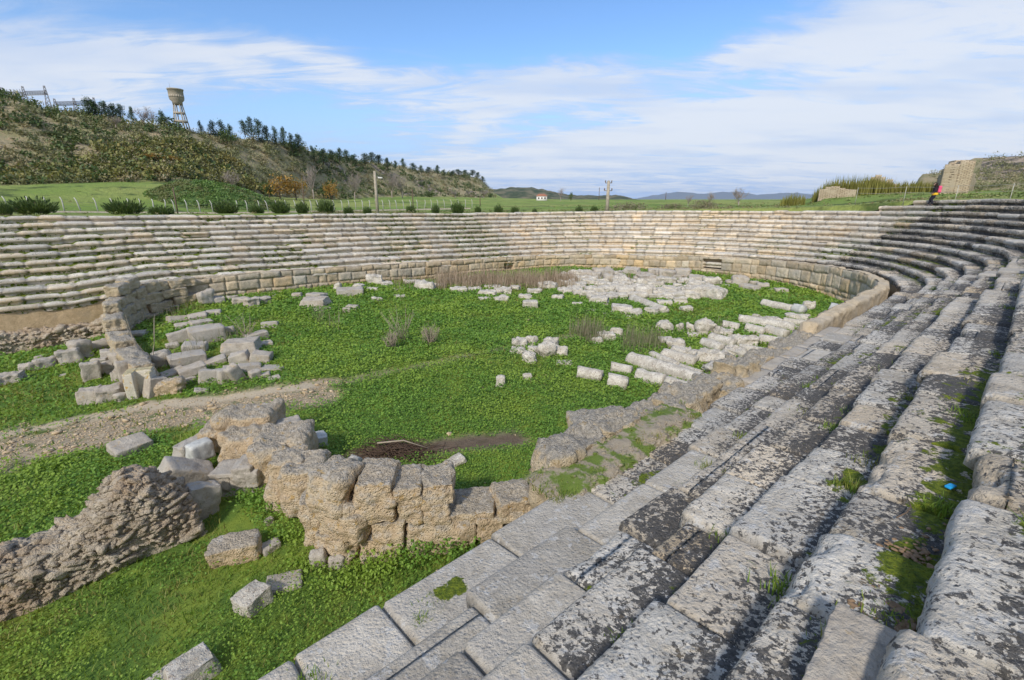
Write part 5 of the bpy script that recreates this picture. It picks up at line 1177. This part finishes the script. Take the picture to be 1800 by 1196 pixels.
def coursed(name, ca, cb, sc=1.6):
    m, t, b = new_mat(name); P = t.pos(); sp = t.new('ShaderNodeSeparateXYZ'); t.put(sp.inputs[0], P)
    n = t.noise(P, .8, 5, .6); f = t.noise(P, 6, 5, .7); cz = t.new('ShaderNodeCombineXYZ'); t.put(cz.inputs[0], t.math('ADD', sp.outputs[0], t.math('MULTIPLY', sp.outputs[1], .6))); t.put(cz.inputs[1], t.math('ADD', sp.outputs[2], t.math('MULTIPLY', n, .25)))
    br_ = t.new('ShaderNodeTexBrick'); t.put(br_.inputs['Vector'], cz.outputs[0]); br_.inputs['Scale'].default_value = sc; br_.inputs['Mortar Size'].default_value = .035
    t.put(br_.inputs['Color1'], ca); t.put(br_.inputs['Color2'], cb); t.put(br_.inputs['Mortar'], tuple(x * .42 for x in ca))
    c = t.mix(t.math('MULTIPLY', t.step(f, .45, .65), .45), br_.outputs[0], tuple(x * .55 for x in ca)); c = t.mix(t.step(n, .5, .65), c, tuple(x * .8 for x in cb))
    t.put(b.inputs['Base Color'], c); b.inputs['Roughness'].default_value = 1; bumpn(t, b, t.math('SUBTRACT', f, t.math('MULTIPLY', br_.outputs[1], 1.0)), .9, .08); return m
M['ruin'] = coursed('ruin_masonry', (.50, .39, .26), (.62, .51, .36))
masonry_ruin(1440, 1500, [333, 329, 328, 331, 333, 334], 93, 345, 2.2, M['ruin'], 81, 'ruined_wall', 'low ruined wall under the reeds at the left end of the mound')
masonry_ruin(1518, 1568, [318, 312, 308, 312, 320, 316, 324], 99, 345, 2.5, M['rubble'], 82, 'ruined_wall', 'brown ruined wall between the two reed clumps')
# gate tower stump: two faces meeting at a corner, stepped broken edges
def tower_face(pxs, pyt, pyb, d0, d1, mat, root, seed):
    mb = MB(); n = len(pxs) - 1
    for i in range(n):
        f = (i + .5) / n; d = d0 + (d1 - d0) * f; pa = (pxs[i] + pxs[i + 1]) / 2; r = px_dir(pa, 320); a_ = math.atan2(r.x, r.y); x, y = d * math.sin(a_), d * math.cos(a_)
        r0 = px_dir(pxs[i], 320); r1 = px_dir(pxs[i + 1], 320); a0, a1 = math.atan2(r0.x, r0.y), math.atan2(r1.x, r1.y); dA = d0 + (d1 - d0) * i / n; dB = d0 + (d1 - d0) * (i + 1) / n
        pA = np.array([dA * math.sin(a0), dA * math.cos(a0)]); pB = np.array([dB * math.sin(a1), dB * math.cos(a1)]); L = np.linalg.norm(pB - pA); ang = math.atan2(pB[1] - pA[1], pB[0] - pA[0])
        zt = zat(pa, pyt[i], d); zb = zat(pa, pyb[i], d) - 1.0
        P, Fq = rblock(L * 1.08, 1.5, zt - zb, seed + i, 12, .02, .018, 8, .0); P[:, 1] += .75; P = rotz(P, ang); c_ = (pA + pB) / 2; mb.add(P + np.array([c_[0], c_[1], zb]), Fq)
    mb.build('wall_face', mat, root)
gt = empty('gate_tower'); tag(gt, 'tall broken stone tower stump beside the walker', 'ruined tower')
tower_face([1647, 1651, 1655, 1659, 1664, 1669, 1674, 1680], [308, 297, 291, 284, 283, 286, 284], [348] * 7, 98, 88, M['ruin'], gt, 811)
tower_face([1680, 1686, 1692, 1698, 1702, 1707, 1712, 1715], [289, 286, 291, 299, 306, 305, 314], [347, 344, 340, 336, 332, 330, 326], 88, 100, M['ruin'], gt, 831)
# ------------------------------------------------------------------ fence with pale posts
fn = empty('field_fence'); tag(fn, 'long fence of leaning white concrete posts and wires across the field', 'fence')
tops = []
post_me = None
for px in [-22, 15, 50, 83, 113, 142, 172, 200, 228, 249, 270, 290, 308, 330, 352, 374, 396, 416, 435, 455, 472, 488, 504, 520, 536, 548, 560, 574, 588] + [602 + i * 12 for i in range(20)]:
    d = 100 + max(0, px - 500) * .06; g_ = T3(px, 370, d); sh = rg.normal(0, .05)
    if post_me is None:
        mb = MB(); V, Fq, Ft = tube([(0, 0, -.2), (0, 0, 1.75), (-.10, .05, 2.0), (-.22, .08, 2.25)], [.085, .08, .07, .06], 4); mb.add(V, Fq, Ft); p_ = mb.build('post', M['post'], fn, False); post_me = p_
    else: p_ = post_me.copy(); COL.objects.link(p_); p_.parent = fn
    p_.location = g_; p_.rotation_euler = (sh, rg.normal(0, .06), rg.uniform(-.3, .3)); tops.append(g_)
mb = MB()
for a, b in zip(tops[:-1], tops[1:]):
    for hz in (.3, .9, 1.5): V, Fq, Ft = tube([a + Vector((0, 0, hz)), b + Vector((0, 0, hz))], [.012, .012], 3, False); mb.add(V, Fq)
mb.build('wire', M['steel'], fn)
o = mk('roadside_kerb', *(lambda L: (np.concatenate([[(p.x - .2, p.y - 2, p.z - .1), (p.x - .2, p.y - 2, p.z + .28), (p.x - .2, p.y - 1.6, p.z + .28), (p.x - .2, p.y - 1.6, p.z - .1)] for p in L]), gridF(len(L), 4)))(tops), None, M['concrete']); tag(o, 'pale low kerb line running below the field fence', None, None, 'structure')
# ------------------------------------------------------------------ poles
def pole(px_b, py_b, px_t, py_t, d, r0, r1, name, label, mat):
    g_ = T3(px_b, py_b, d); zt = zat(px_t, py_t, d); root = empty(name, g_); mb = MB(); V, Fq, Ft = tube([(0, 0, -.6), (0, 0, zt - g_.z)], [r0, r1], 10); mb.add(V, Fq, Ft); mb.build('shaft', mat, root); tag(root, label, 'pole'); return root, zt - g_.z
rt, h = pole(664, 376, 660, 301, 57, .19, .13, 'concrete_pole', 'plain concrete pole with a small lamp standing behind the far seats', M['concrete'])
mb = MB(); V, Fq, Ft = tube([(0, 0, h - .75), (.35, -.1, h - .55), (.5, -.15, h - .65)], [.03, .03, .03], 6); mb.add(V, Fq, Ft); mb.build('lamp_arm', M['steel'], rt)
P, Fq = rblock(.5, .22, .14, 3, 6, .3, .02); mk('lamp_head', P + np.array([.62, -.18, h - .78]), Fq, None, M['white'], rt)
rt, h = pole(1067, 372, 1069, 318, 62, .26, .17, 'lattice_pole', 'concrete power pole with insulators behind the far seats', M['concrete'])
for z, l in ((h - .25, .42), (h - 1.15, .5)):
    mb = MB(); V, Fq = boxv(-l, l, -.06, .06, z - .05, z + .05); mb.add(V, Fq); mb.build('crossarm', M['steel'], rt, False)
    for s in (-1, 0, 1):
        mb = MB(); V, Fq, Ft = tube([(s * l * .9, 0, z + .05), (s * l * .9, 0, z + .12), (s * l * .9, 0, z + .16), (s * l * .9, 0, z + .28)], [.04, .09, .05, .07], 8); mb.add(V, Fq, Ft); mb.build('insulator', M['bark'], rt)
for (px, py, pt, d, lab) in [(312, 372, 330, 92, 'thin leaning wooden pole in the left field'), (534, 350, 322, 120, 'thin wooden pole by the orange trees'), (726, 360, 332, 125, 'thin wooden pole right of the concrete pole'), (844, 362, 345, 150, 'short thin pole below the headland'), (1053, 345, 330, 400, 'far thin power pole left of the lattice pole'), (1170, 350, 338, 500, 'far thin pole on the horizon right of the lattice pole')]:
    pole(px, py, px, pt, d, .07 + d * .0004, .06 + d * .0004, 'wooden_pole', lab, M['bark'])
# ------------------------------------------------------------------ water tower
d = 221; g_ = T3(320, 225, d); zt = zat(308, 157, d); Ht = zt - g_.z; wt = empty('water_tower', g_); tag(wt, 'concrete water tower with a flared tank on tall legs, on the hill', 'water tower')
k_ = d / 830 * .62; rT = 14.6 * k_; z1 = Ht; zc = Ht * .75; zw = Ht * .70
def ringmesh(prof, n=28):
    V = []; Fq = []
    for (r, z) in prof:
        for j in range(n): a = 2 * PI * j / n; V.append((r * math.cos(a), r * math.sin(a), z))
    for i in range(len(prof) - 1):
        for j in range(n): Fq.append((i * n + j, i * n + (j + 1) % n, (i + 1) * n + (j + 1) % n, (i + 1) * n + j))
    return V, Fq
V, Fq = ringmesh([(0.01, z1 + .25), (rT * .5, z1 + .2), (rT * 1.06, z1), (rT * 1.06, z1 - .35), (rT * .98, z1 - .4), (rT * .96, zc + Ht * .09)]); mk('tank', V, Fq, None, M['concrete'], wt, smooth=False)
V, Fq = ringmesh([(rT * .96, zc + Ht * .045), (rT * .93, zc), (rT * .66, zw), (rT * .64, zw - .9), (.2, zw - .9)]); mk('tank_base', V, Fq, None, M['concrete'], wt, smooth=False)
for j in range(20):
    a = 2 * PI * j / 20; mb = MB(); P, Fq = boxv(-.34, .34, -.12, .12, zc + Ht * .04, zc + Ht * .105); P = rotz(P + np.array([0, 0, 0]), a + PI / 2); mb.add(P + np.array([rT * .92 * math.cos(a), rT * .92 * math.sin(a), 0]), Fq); mb.build('gallery_pillar', M['concrete'], wt, False)
for j in range(6):
    a = 2 * PI * (j + .35) / 6; mb = MB(); V, Fq, Ft = tube([(rT * 1.12 * math.cos(a), rT * 1.12 * math.sin(a), -1.5), (rT * .54 * math.cos(a), rT * .54 * math.sin(a), zw - .5)], [.22, .18], 4); mb.add(V, Fq, Ft); mb.build('leg', M['concrete'], wt, False)
for f in (.03, .24, .44):
    r = rT * (1.02 - .48 * f / .62); V, Fq = ringmesh([(r + .22, Ht * f - .25), (r + .22, Ht * f + .25), (r - .22, Ht * f + .25), (r - .22, Ht * f - .25), (r + .22, Ht * f - .25)], 18); mk('ring_beam', V, Fq, None, M['concrete'], wt, smooth=False)
mb = MB(); V, Fq, Ft = tube([(-rT * .7, 0, z1), (-rT * .7, 0, z1 + 2.2)], [.05, .03], 5); mb.add(V, Fq, Ft); mb.build('aerial', M['steel'], wt)
# ------------------------------------------------------------------ electric substation gantries on the crest
def lattice(p0, p1, w0, w1, nb, mb, r=.07):
    p0, p1 = Vector(p0), Vector(p1); d = (p1 - p0).normalized(); a = d.orthogonal().normalized(); b = d.cross(a)
    def c(i, f): 
        w_ = (w0 + (w1 - w0) * f) / 2; s = [(1, 1), (1, -1), (-1, -1), (-1, 1)][i % 4]; return p0 + (p1 - p0) * f + a * w_ * s[0] + b * w_ * s[1]
    for i in range(4):
        V, Fq, Ft = tube([c(i, 0), c(i, 1)], [r, r], 4, False); mb.add(V, Fq)
        for k in range(nb): V, Fq, Ft = tube([c(i, k / nb), c(i + 1, (k + 1) / nb)], [r * .7, r * .7], 3, False); mb.add(V, Fq)
def gantry(posts, beam_py, d, label, pins=()):
    root = empty('electric_gantry', T3(posts[0][0], 180, d)); L0 = root.location.copy(); tops_ = []
    for (pxb, pyt) in posts:
        g_ = T3(pxb, 190, d); zt = zat(pxb, pyt, d); mb = MB(); lattice(g_ - L0 + Vector((0, 0, -1)), Vector((g_.x, g_.y, zt)) - L0, 1.7, .35, 9, mb, .10); mb.build('lattice_mast', M['steel'], root)
    for (a, b, py0, py1) in beam_py:
        A = T3(a, 190, d); B = T3(b, 190, d); A.z = zat(a, py0, d); B.z = zat(b, py1, d); mb = MB(); lattice(A - L0, B - L0, .9, .9, 14, mb, .09); mb.build('lattice_beam', M['steel'], root)
    for (px, py0, py1) in pins:
        A = T3(px, 190, d); mb = MB(); V, Fq, Ft = tube([Vector((A.x, A.y, zat(px, py0, d))) - L0, Vector((A.x, A.y, zat(px, py1, d))) - L0], [.13, .08], 5); mb.add(V, Fq, Ft); mb.build('insulator', M['steel'], root)
    tag(root, label, 'electric gantry')
gantry([(12, 155), (49, 153), (87, 152)], [(-10, 12, 162, 162), (12, 50, 165, 167), (50, 90, 165, 164)], 240, 'steel lattice gantry with insulators at the left end of the crest', [(x, 164, 158) for x in (5, 20, 26, 32, 38, 43)])
gantry([(99, 174), (133, 173), (168, 172)], [(99, 133, 183, 182), (133, 168, 182, 184)], 240, 'lower lattice gantry on the crest left of the dark pines', [(x, 186, 179) for x in (72, 78, 82, 86)])
# ------------------------------------------------------------------ white house
d = 340; g_ = T3(952, 352, d); hs_ = empty('white_house', g_); a_ = math.atan2(g_.x, g_.y); W = 20 / 870 * d * .9; H_ = 2.9; tag(hs_, 'small white house with a reddish roof beyond the seats', 'house')
V, Fq = boxv(-W / 2, W / 2, -3, 3, -1, H_); mk('wall', V, Fq, None, M['white'], hs_, smooth=False)
rv = np.array([(-W / 2 - .4, -3.4, H_), (W / 2 + .4, -3.4, H_), (W / 2 + .4, 3.4, H_), (-W / 2 - .4, 3.4, H_), (-W / 2 + 1.6, 0, H_ + 1.5), (W / 2 - 1.6, 0, H_ + 1.5)]); mk('roof', rv, [(0, 1, 5, 4), (2, 3, 4, 5)], [(1, 2, 5), (3, 0, 4)], M['roof'], hs_, smooth=False)
for x in (-W * .3, 0, W * .3): V, Fq = boxv(x - .45, x + .45, -3.05, -2.9, 1.0, 2.1); mk('window', V, Fq, None, M['dark'], hs_, smooth=False)
# ------------------------------------------------------------------ person walking on the top row
def build_person():
    rr = Rk(-4) + .35; q = q_of_px(1637, 357, rr); u, b = U0 + rr * math.sin(q * PI), B0 - rr * math.cos(q * PI); x, y = uv2xy(u, b); z = float(row_z(-4, q)) + .0; az_ = math.atan2(x, y)
    root = empty('person', (x, y, z), -az_ + .15); tag(root, 'walking person in dark clothes with a pink backpack on the top row', 'person')
    def skin(name, J, E_, mat, parent):
        me = bpy.data.meshes.new(name); me.from_pydata([j[:3] for j in J], E_, []); o = bpy.data.objects.new(name, me); COL.objects.link(o); o.parent = parent
        sm = o.modifiers.new('s', 'SKIN'); sv = me.skin_vertices[0].data if me.skin_vertices else None
        if sv is None:
            me.update(); 
        lay = me.skin_vertices
        return o
    # body grown as one surface from rings: legs, trunk, arms and head joined in one mesh
    mb = MB()
    def limb(pts, rad, n=10): V, Fq, Ft = tube(pts, rad, n); mb.add(V, Fq, Ft)
    # facing left (-x), mid stride
    limb([(.10, .0, .90), (.06, -.02, .62), (-.02, -.02, .48), (.02, -.02, .25), (.06, -.02, .07)], [.098, .085, .062, .060, .042])
    limb([(.10, .12, .90), (-.02, .12, .66), (-.12, .12, .50), (-.10, .12, .28), (-.16, .12, .08)], [.098, .085, .062, .060, .042])
    limb([(.06, -.02, .06), (-.02, -.02, .04), (-.11, -.02, .03)], [.045, .042, .032]); limb([(-.16, .12, .06), (-.24, .12, .045), (-.33, .12, .035)], [.045, .042, .032])
    limb([(.10, .05, .86), (.09, .05, 1.0), (.08, .05, 1.18), (.06, .05, 1.33), (.04, .05, 1.40), (.02, .05, 1.46), (.01, .05, 1.50)], [.15, .135, .15, .15, .09, .05, .05], 14)
    limb([(.06, -.12, 1.34), (.05, -.17, 1.12), (-.05, -.18, .95), (-.10, -.17, .88)], [.055, .046, .036, .03]); limb([(.06, .22, 1.34), (.04, .27, 1.12), (-.06, .27, .95), (-.11, .26, .88)], [.055, .046, .036, .03])
    P, Fq = rblock(.20, .16, .24, 3, 8, .48, .02); mb.add(P + np.array([-.01, .05, 1.46]), Fq); 
    body = mb.build('body', plain('skin', (.42, .27, .19), .6), root)
    bpy.context.view_layer.objects.active = body
    rm = body.modifiers.new('join', 'REMESH'); rm.mode = 'VOXEL'; rm.voxel_size = .018; rm.use_smooth_shade = True
    def cloth(name, parts, col):
        mc = MB()
        for pts, rad in parts: V, Fq, Ft = tube(pts, rad, 12); mc.add(V, Fq, Ft)
        mk_o = mc.build(name, plain(name + '_cloth', col, .8), root); rmx = mk_o.modifiers.new('join', 'REMESH'); rmx.mode = 'VOXEL'; rmx.voxel_size = .018; rmx.use_smooth_shade = True; return mk_o
    cloth('leggings', [([(.10, .0, .92), (.06, -.02, .62), (-.02, -.02, .48), (.02, -.02, .25), (.06, -.02, .10)], [.112, .096, .072, .07, .052]), ([(.10, .12, .92), (-.02, .12, .66), (-.12, .12, .50), (-.10, .12, .28), (-.16, .12, .11)], [.112, .096, .072, .07, .052])], (.02, .02, .03))
    cloth('jacket', [([(.10, .05, .92), (.09, .05, 1.05), (.08, .05, 1.2), (.06, .05, 1.34), (.04, .05, 1.41)], [.165, .155, .17, .17, .08]), ([(.06, -.12, 1.34), (.05, -.17, 1.12), (-.05, -.18, .97)], [.07, .062, .052]), ([(.06, .22, 1.34), (.04, .27, 1.12), (-.06, .27, .97)], [.07, .062, .052])], (.025, .02, .025))
    cloth('shoes', [([(.08, -.02, .05), (-.02, -.02, .045), (-.12, -.02, .035)], [.055, .052, .042]), ([(-.14, .12, .06), (-.24, .12, .05), (-.34, .12, .04)], [.055, .052, .042])], (.03, .03, .035))
    cloth('waist_wrap', [([(.11, .05, .80), (.10, .05, .90), (.10, .05, .97)], [.19, .20, .18])], (.75, .45, .03))
    mh_ = MB()
    for i, (c, s) in enumerate([((.03, .05, 1.50), .26), ((.08, .0, 1.42), .2), ((.08, .11, 1.40), .2), ((.11, .05, 1.34), .19), ((.0, .05, 1.60), .18)]):
        P, Fq = rblock(s, s, s, i, 8, .48, .22, 6); mh_.add(P + np.array(c) - np.array([0, 0, s * .35]), Fq)
    mh_.build('hair', plain('dark_hair', (.025, .014, .01), .7), root)
    return root
pr_ = build_person()
P, Fq = rblock(.22, .32, .50, 9, 10, .3, .05); bp = mk('backpack', rotz(P, 0), Fq, None, plain('pink_fabric', (.72, .10, .20), .7)); bp.location = pr_.matrix_basis @ Vector((.31, .05, .97)); bp.rotation_euler = pr_.rotation_euler
tag(bp, 'pink backpack on the back of the walking person', 'backpack')
# safety ropes and thin stakes
rp = empty('safety_rope'); tag(rp, 'thin pale ropes strung on stakes along the top of the right seats', 'rope fence')
for hz in (.55, 1.0):
    pts = []
    for i in range(40):
        ph = (.40 - i * .0105) * PI; R = Rk(-5) + 1.6; u, b = U0 + R * math.sin(ph), B0 - R * math.cos(ph); x, y = uv2xy(u, b); pts.append((x, y, float(row_z(-5, .2)) + hz - .06 * math.sin(i * PI / 5) ** 2))
    mb = MB(); V, Fq, Ft = tube(pts, [.012] * len(pts), 4); mb.add(V, Fq, Ft); mb.build('rope', M['rope'], rp)
    for i in range(0, 40, 5):
        if hz > .6: mb = MB(); V, Fq, Ft = tube([(pts[i][0], pts[i][1], pts[i][2] - 1.5), (pts[i][0], pts[i][1], pts[i][2] + .05)], [.02, .02], 5); mb.add(V, Fq, Ft); mb.build('stake', M['rope'], rp)
# ------------------------------------------------------------------ dry weeds inside the arena
def weeds(name, label, pxs, n, h, wpx, mat, seed, cat='weeds', hpow=1, lean=.35, wd=.012, kind='stuff', dpx=6):
    rs = np.random.RandomState(seed); P_ = []
    for (px, py) in pxs:
        for _ in range(n):
            v = G(px + rs.normal(0, wpx), py + rs.normal(0, dpx)); P_.append((v.x, v.y, v.z))
    V, Fq, Ft, vv = blades(rs, np.array(P_), h * (.5 + .7 * rs.rand(len(P_))), wd, lean); o = mk(name, V, Fq, Ft, M[mat], None, dict(v=vv), smooth=False); tag(o, label, cat, None, kind)
weeds('dry_weeds', 'tall tan dry weeds along the far wall foot', [(x, 497 + (x % 7)) for x in range(775, 1010, 8)], 130, 1.15, 6, 'dry', 1, wd=.016, dpx=5)
weeds('dry_weeds', 'sparser grey brown weeds among the white stones', [(x, 500) for x in range(700, 780, 12)] + [(x, 494) for x in range(1010, 1200, 13)], 45, .8, 8, 'dry', 2, wd=.014)
weeds('grey_weeds', 'grey green dry weeds standing in the clover', [(1035, 592), (1020, 588), (1050, 594)], 170, .9, 10, 'greyweed', 3, wd=.010)
weeds('grey_weeds', 'thin grey weeds left of the fallen columns', [(1110, 600), (1125, 612), (1150, 612), (1140, 604), (1105, 612)], 90, .9, 9, 'greyweed', 4, wd=.009)
weeds('grey_weeds', 'dry weeds among the stones at left', [(330, 545), (395, 600), (305, 640), (300, 560), (345, 625), (420, 600), (560, 560), (585, 575)], 40, .8, 10, 'greyweed', 5, wd=.010)
weeds('grey_weeds', 'weeds in the shelter of the fallen columns', [(1400, 605), (1390, 612), (1265, 585), (1410, 600)], 80, .7, 8, 'greyweed', 8, wd=.009)
weeds('green_weeds', 'leafy green weeds along the far wall foot', [(x, 491) for x in (712, 722, 1040, 1050, 1070, 1090, 1102, 1262, 1275)] + [(x, 540 + (x % 5)) for x in (232, 248, 300, 330, 350)], 70, .4, 9, 'grass', 6, wd=.035, lean=.8)
# tall dead stalks
def stalks(px, py, n, h, label, seed):
    rs = np.random.RandomState(seed); v = G(px, py); mb = MB()
    for i in range(n):
        a = rs.uniform(0, 6.3); l = rs.uniform(.15, .6) * h; e = np.array([math.cos(a) * l, math.sin(a) * l, h * rs.uniform(.6, 1)]); s0 = np.array([rs.normal(0, .12), rs.normal(0, .12), 0]); mid = (s0 + e) / 2 + rs.normal(0, .05, 3)
        V, Fq, Ft = tube([s0, mid, e], [.014, .010, .005], 4); mb.add(V, Fq, Ft)
        for j in range(4): p = s0 + (e - s0) * rs.uniform(.4, .95); V, Fq, Ft = tube([p, p + rs.normal(0, .12, 3) + [0, 0, .12]], [.006, .003], 3, False); mb.add(V, Fq)
    o = mb.build('dead_plant', M['dry_wood'], loc=v); tag(o, label, 'dead plant')
stalks(705, 600, 16, 1.7, 'pale dead plant with long stalks in the middle of the clover', 1); stalks(690, 612, 30, .8, 'small dead plant left of the tall pale one on the clover', 2); stalks(757, 605, 40, .9, 'grey bushy dead plant right of the tall pale one', 3)
stalks(258, 650, 6, 2.2, 'tall bent dead stalks behind the grooved upright block', 4); stalks(428, 598, 10, 1.3, 'dead stalks behind the heap of blocks at left', 5)
# brushwood pile
rs = np.random.RandomState(14); mb = MB()
for i in range(420):
    px, py = rs.normal(700, 34), rs.normal(797, 7); v = G(px, py); a = rs.normal(-.25, .5) + (PI if rs.rand() < .5 else 0); l = rs.uniform(.2, .7); z0 = v.z + rs.uniform(0, .28) * math.exp(-((px - 690) / 40) ** 2)
    V, Fq, Ft = tube([(v.x, v.y, z0), (v.x + l * .5 * math.cos(a), v.y + l * .5 * math.sin(a), z0 + rs.normal(.04, .05)), (v.x + l * math.cos(a), v.y + l * math.sin(a), z0 + rs.normal(.0, .06))], [.010, .008, .004], 4, False); mb.add(V, Fq)
o = mb.build('brushwood', M['brush']); tag(o, 'dark heap of cut brushwood behind the tall broken wall', 'brushwood')
a, b = G(665, 800), G(756, 794); mb = MB(); V, Fq, Ft = tube([a + Vector((0, 0, .35)), (a + b) / 2 + Vector((0, 0, .38)), b + Vector((0, 0, .08))], [.024, .02, .010], 7); mb.add(V, Fq, Ft); o = mb.build('branch', M['dry_wood']); tag(o, 'long pale bare branch lying across the brushwood', 'branch')
# ------------------------------------------------------------------ plants on the near seats
def on_row(k, u, f=.5): z = float(row_z(k, 0)); b = .68 * k if k < 6 else 4.4; b -= TREAD[k] * f; x, y = uv2xy(u, b); return Vector((x, y, z))
rs = np.random.RandomState(23); Vt = []
def tuft(k, u, f, n, h, spread, seed):
    p = on_row(k, u, f); return [(p.x + rs.normal(0, spread), p.y + rs.normal(0, spread), p.z - .02, h) for _ in range(n)]
for (k, u, f, n, h, s) in [(0, 4.4, .8, 160, .10, .09), (0, 5.2, .9, 140, .10, .07), (2, 3.6, .9, 130, .09, .10), (1, 2.9, .85, 160, .09, .12), (1, 3.3, .8, 120, .07, .10), (3, 2.6, .8, 110, .08, .08), (4, 6.3, .8, 120, .10, .08), (5, 6.9, .85, 120, .11, .09), (2, 5.6, .8, 110, .12, .07),
                          (5, 8.4, .8, 90, .12, .08), (6, 2.35, .55, 200, .07, .12), (6, 2.1, .6, 120, .09, .05), (6, .9, .5, 120, .09, .12), (3, 4.4, .8, 90, .07, .08), (1, 7.5, .9, 140, .10, .12), (0, 9.5, .9, 140, .10, .14), (2, 9, .85, 120, .10, .12), (1, 5.0, .9, 90, .08, .08), (3, 8, .8, 90, .1, .1), (0, 2.5, .9, 90, .08, .1), (1, 1.9, .9, 120, .08, .12)]:
    Vt += tuft(k, u, f, n, h, s, 0)
for i in range(70):
    k = rs.randint(-4, 6); u = rs.uniform(2, 34); Vt += tuft(k, u, rs.uniform(.75, .95), 50, rs.uniform(.05, .12), rs.uniform(.05, .16), 0)
A_ = np.array(Vt); V, Fq, Ft, vv = blades(rs, A_[:, :3], A_[:, 3], .006, .7); o = mk('grass_tufts', V, Fq, Ft, M['grass'], None, dict(v=vv), smooth=False); tag(o, 'small grass tufts in the joints of the near seats', 'grass tufts', None, 'stuff')
# debris of leaves and chips on the tread below the highest near row
mb = MB(); 
for i in range(1500):
    p = on_row(1, rs.normal(3.55, .32), .5 + .48 * rs.rand() ** .7); s = rs.uniform(.012, .035); P, Fq = sstone(s * 1.5, s, s * .35, rs.randint(99), 2, .2, .2); P = rotz(P, rs.uniform(0, 6)); mb.add(P + np.array(p), Fq)
o = mb.build('litter', plain('dead_leaf_litter', (.26, .17, .10), .9, 0, .5, 30)); tag(o, 'brown leaf litter and chips on a near seat', 'leaf litter', None, 'stuff')
p = on_row(1, 5.44, .90); P, Fq = rblock(.10, .05, .02, 5, 6, .2, .1); bl = plain('blue_plastic', (.02, .30, .60), .4); o = mk('blue_plastic_scrap', P, Fq, None, bl, loc=p + Vector((0, 0, .02))); o.rotation_euler = (0, 0, .4); tag(o, 'small bright blue plastic scrap against the near seat riser', 'litter')
# grass on the earth bank
rs = np.random.RandomState(37); C_ = []
for _ in range(5200):
    u = rs.uniform(4.8, 10); bq = rs.uniform(4.2, 5.0); 
    if fbm(np.array([[u, bq, 0.]]), 1.6, 3, 8)[0] < .02 + .2 * rs.rand(): continue
    x, y = uv2xy(u, bq); C_.append((x, y, CAMZ - 4.66 + .15 * math.exp(-((u - 7) / 2.2) ** 2)))
V, Fq, Ft, vv = blades(rs, np.array(C_), .07, .006, .8); o = mk('bank_grass', V, Fq, Ft, M['grass'], None, dict(v=vv), smooth=False); tag(o, 'thin grass growing on the earth bank', 'grass', None, 'stuff')
# broken pale slab in front of the highest near row, and a dead twig
P, Fq = rblock(.62, .55, .30, 77, 30, .06, .06, 5, .2); o = mk('broken_slab', rotz(rotm(P, (.12, -.15, 0)), .75), Fq, None, M['grey'], loc=on_row(1, 2.62, .86) + Vector((0, 0, -.05))); tag(o, 'pale broken slab wedged on the near seat at the bottom right edge', 'stone slab')
mb = MB(); p0_ = on_row(1, 4.55, .55); pts = [p0_ + Vector((.0, .0, .02)), p0_ + Vector((.12, .05, .03)), p0_ + Vector((.22, .13, .03)), p0_ + Vector((.27, .24, .05))]; V, Fq, Ft = tube(pts, [.007, .006, .005, .003], 6); mb.add(V, Fq, Ft); o = mb.build('twig', M['bark']); tag(o, 'thin curved dead twig on a mossy near seat', 'twig')
# leafy plants along the foot of the tall near wall
rs = np.random.RandomState(33); C_ = []
for (px, py, n, sx, hh) in [(690, 1000, 420, 34, .30), (745, 985, 420, 30, .42), (800, 965, 300, 26, .32), (725, 960, 120, 8, .75), (640, 1010, 300, 30, .2), (470, 900, 420, 26, .35), (505, 950, 300, 20, .25), (440, 880, 260, 20, .25), (600, 1030, 260, 40, .18), (540, 1000, 200, 20, .18)]:
    for _ in range(n): v = G(px + rs.normal(0, sx), py + rs.normal(0, sx * .35)); C_.append((v.x, v.y, v.z + rs.rand() ** .6 * hh))
C_ = np.array(C_); V, Fq, vv = leaves(rs, C_, .062, .7); o = mk('leafy_weeds', V, Fq, None, M['clover'], None, dict(v=vv), smooth=False); tag(o, 'leafy green weeds along the foot of the tall tan wall', 'weeds', None, 'stuff')

# ------------------------------------------------------------------ air
V, Fq = boxv(-12900, 12900, -12900, 12900, -60, 260)
hz_ = bpy.data.materials.new('air'); hz_.use_nodes = True; t = NT(hz_.node_tree); t.n.remove(t.n['Principled BSDF'])
pv = t.new('ShaderNodeVolumePrincipled'); pv.inputs['Color'].default_value = (.62, .78, 1, 1); pv.inputs['Density'].default_value = 3.5e-5; t.l.new(pv.outputs[0], t.n['Material Output'].inputs['Volume'])
o = mk('haze', V, Fq, None, hz_, smooth=False); tag(o, 'thin bluish air over the landscape', None, None, 'stuff')
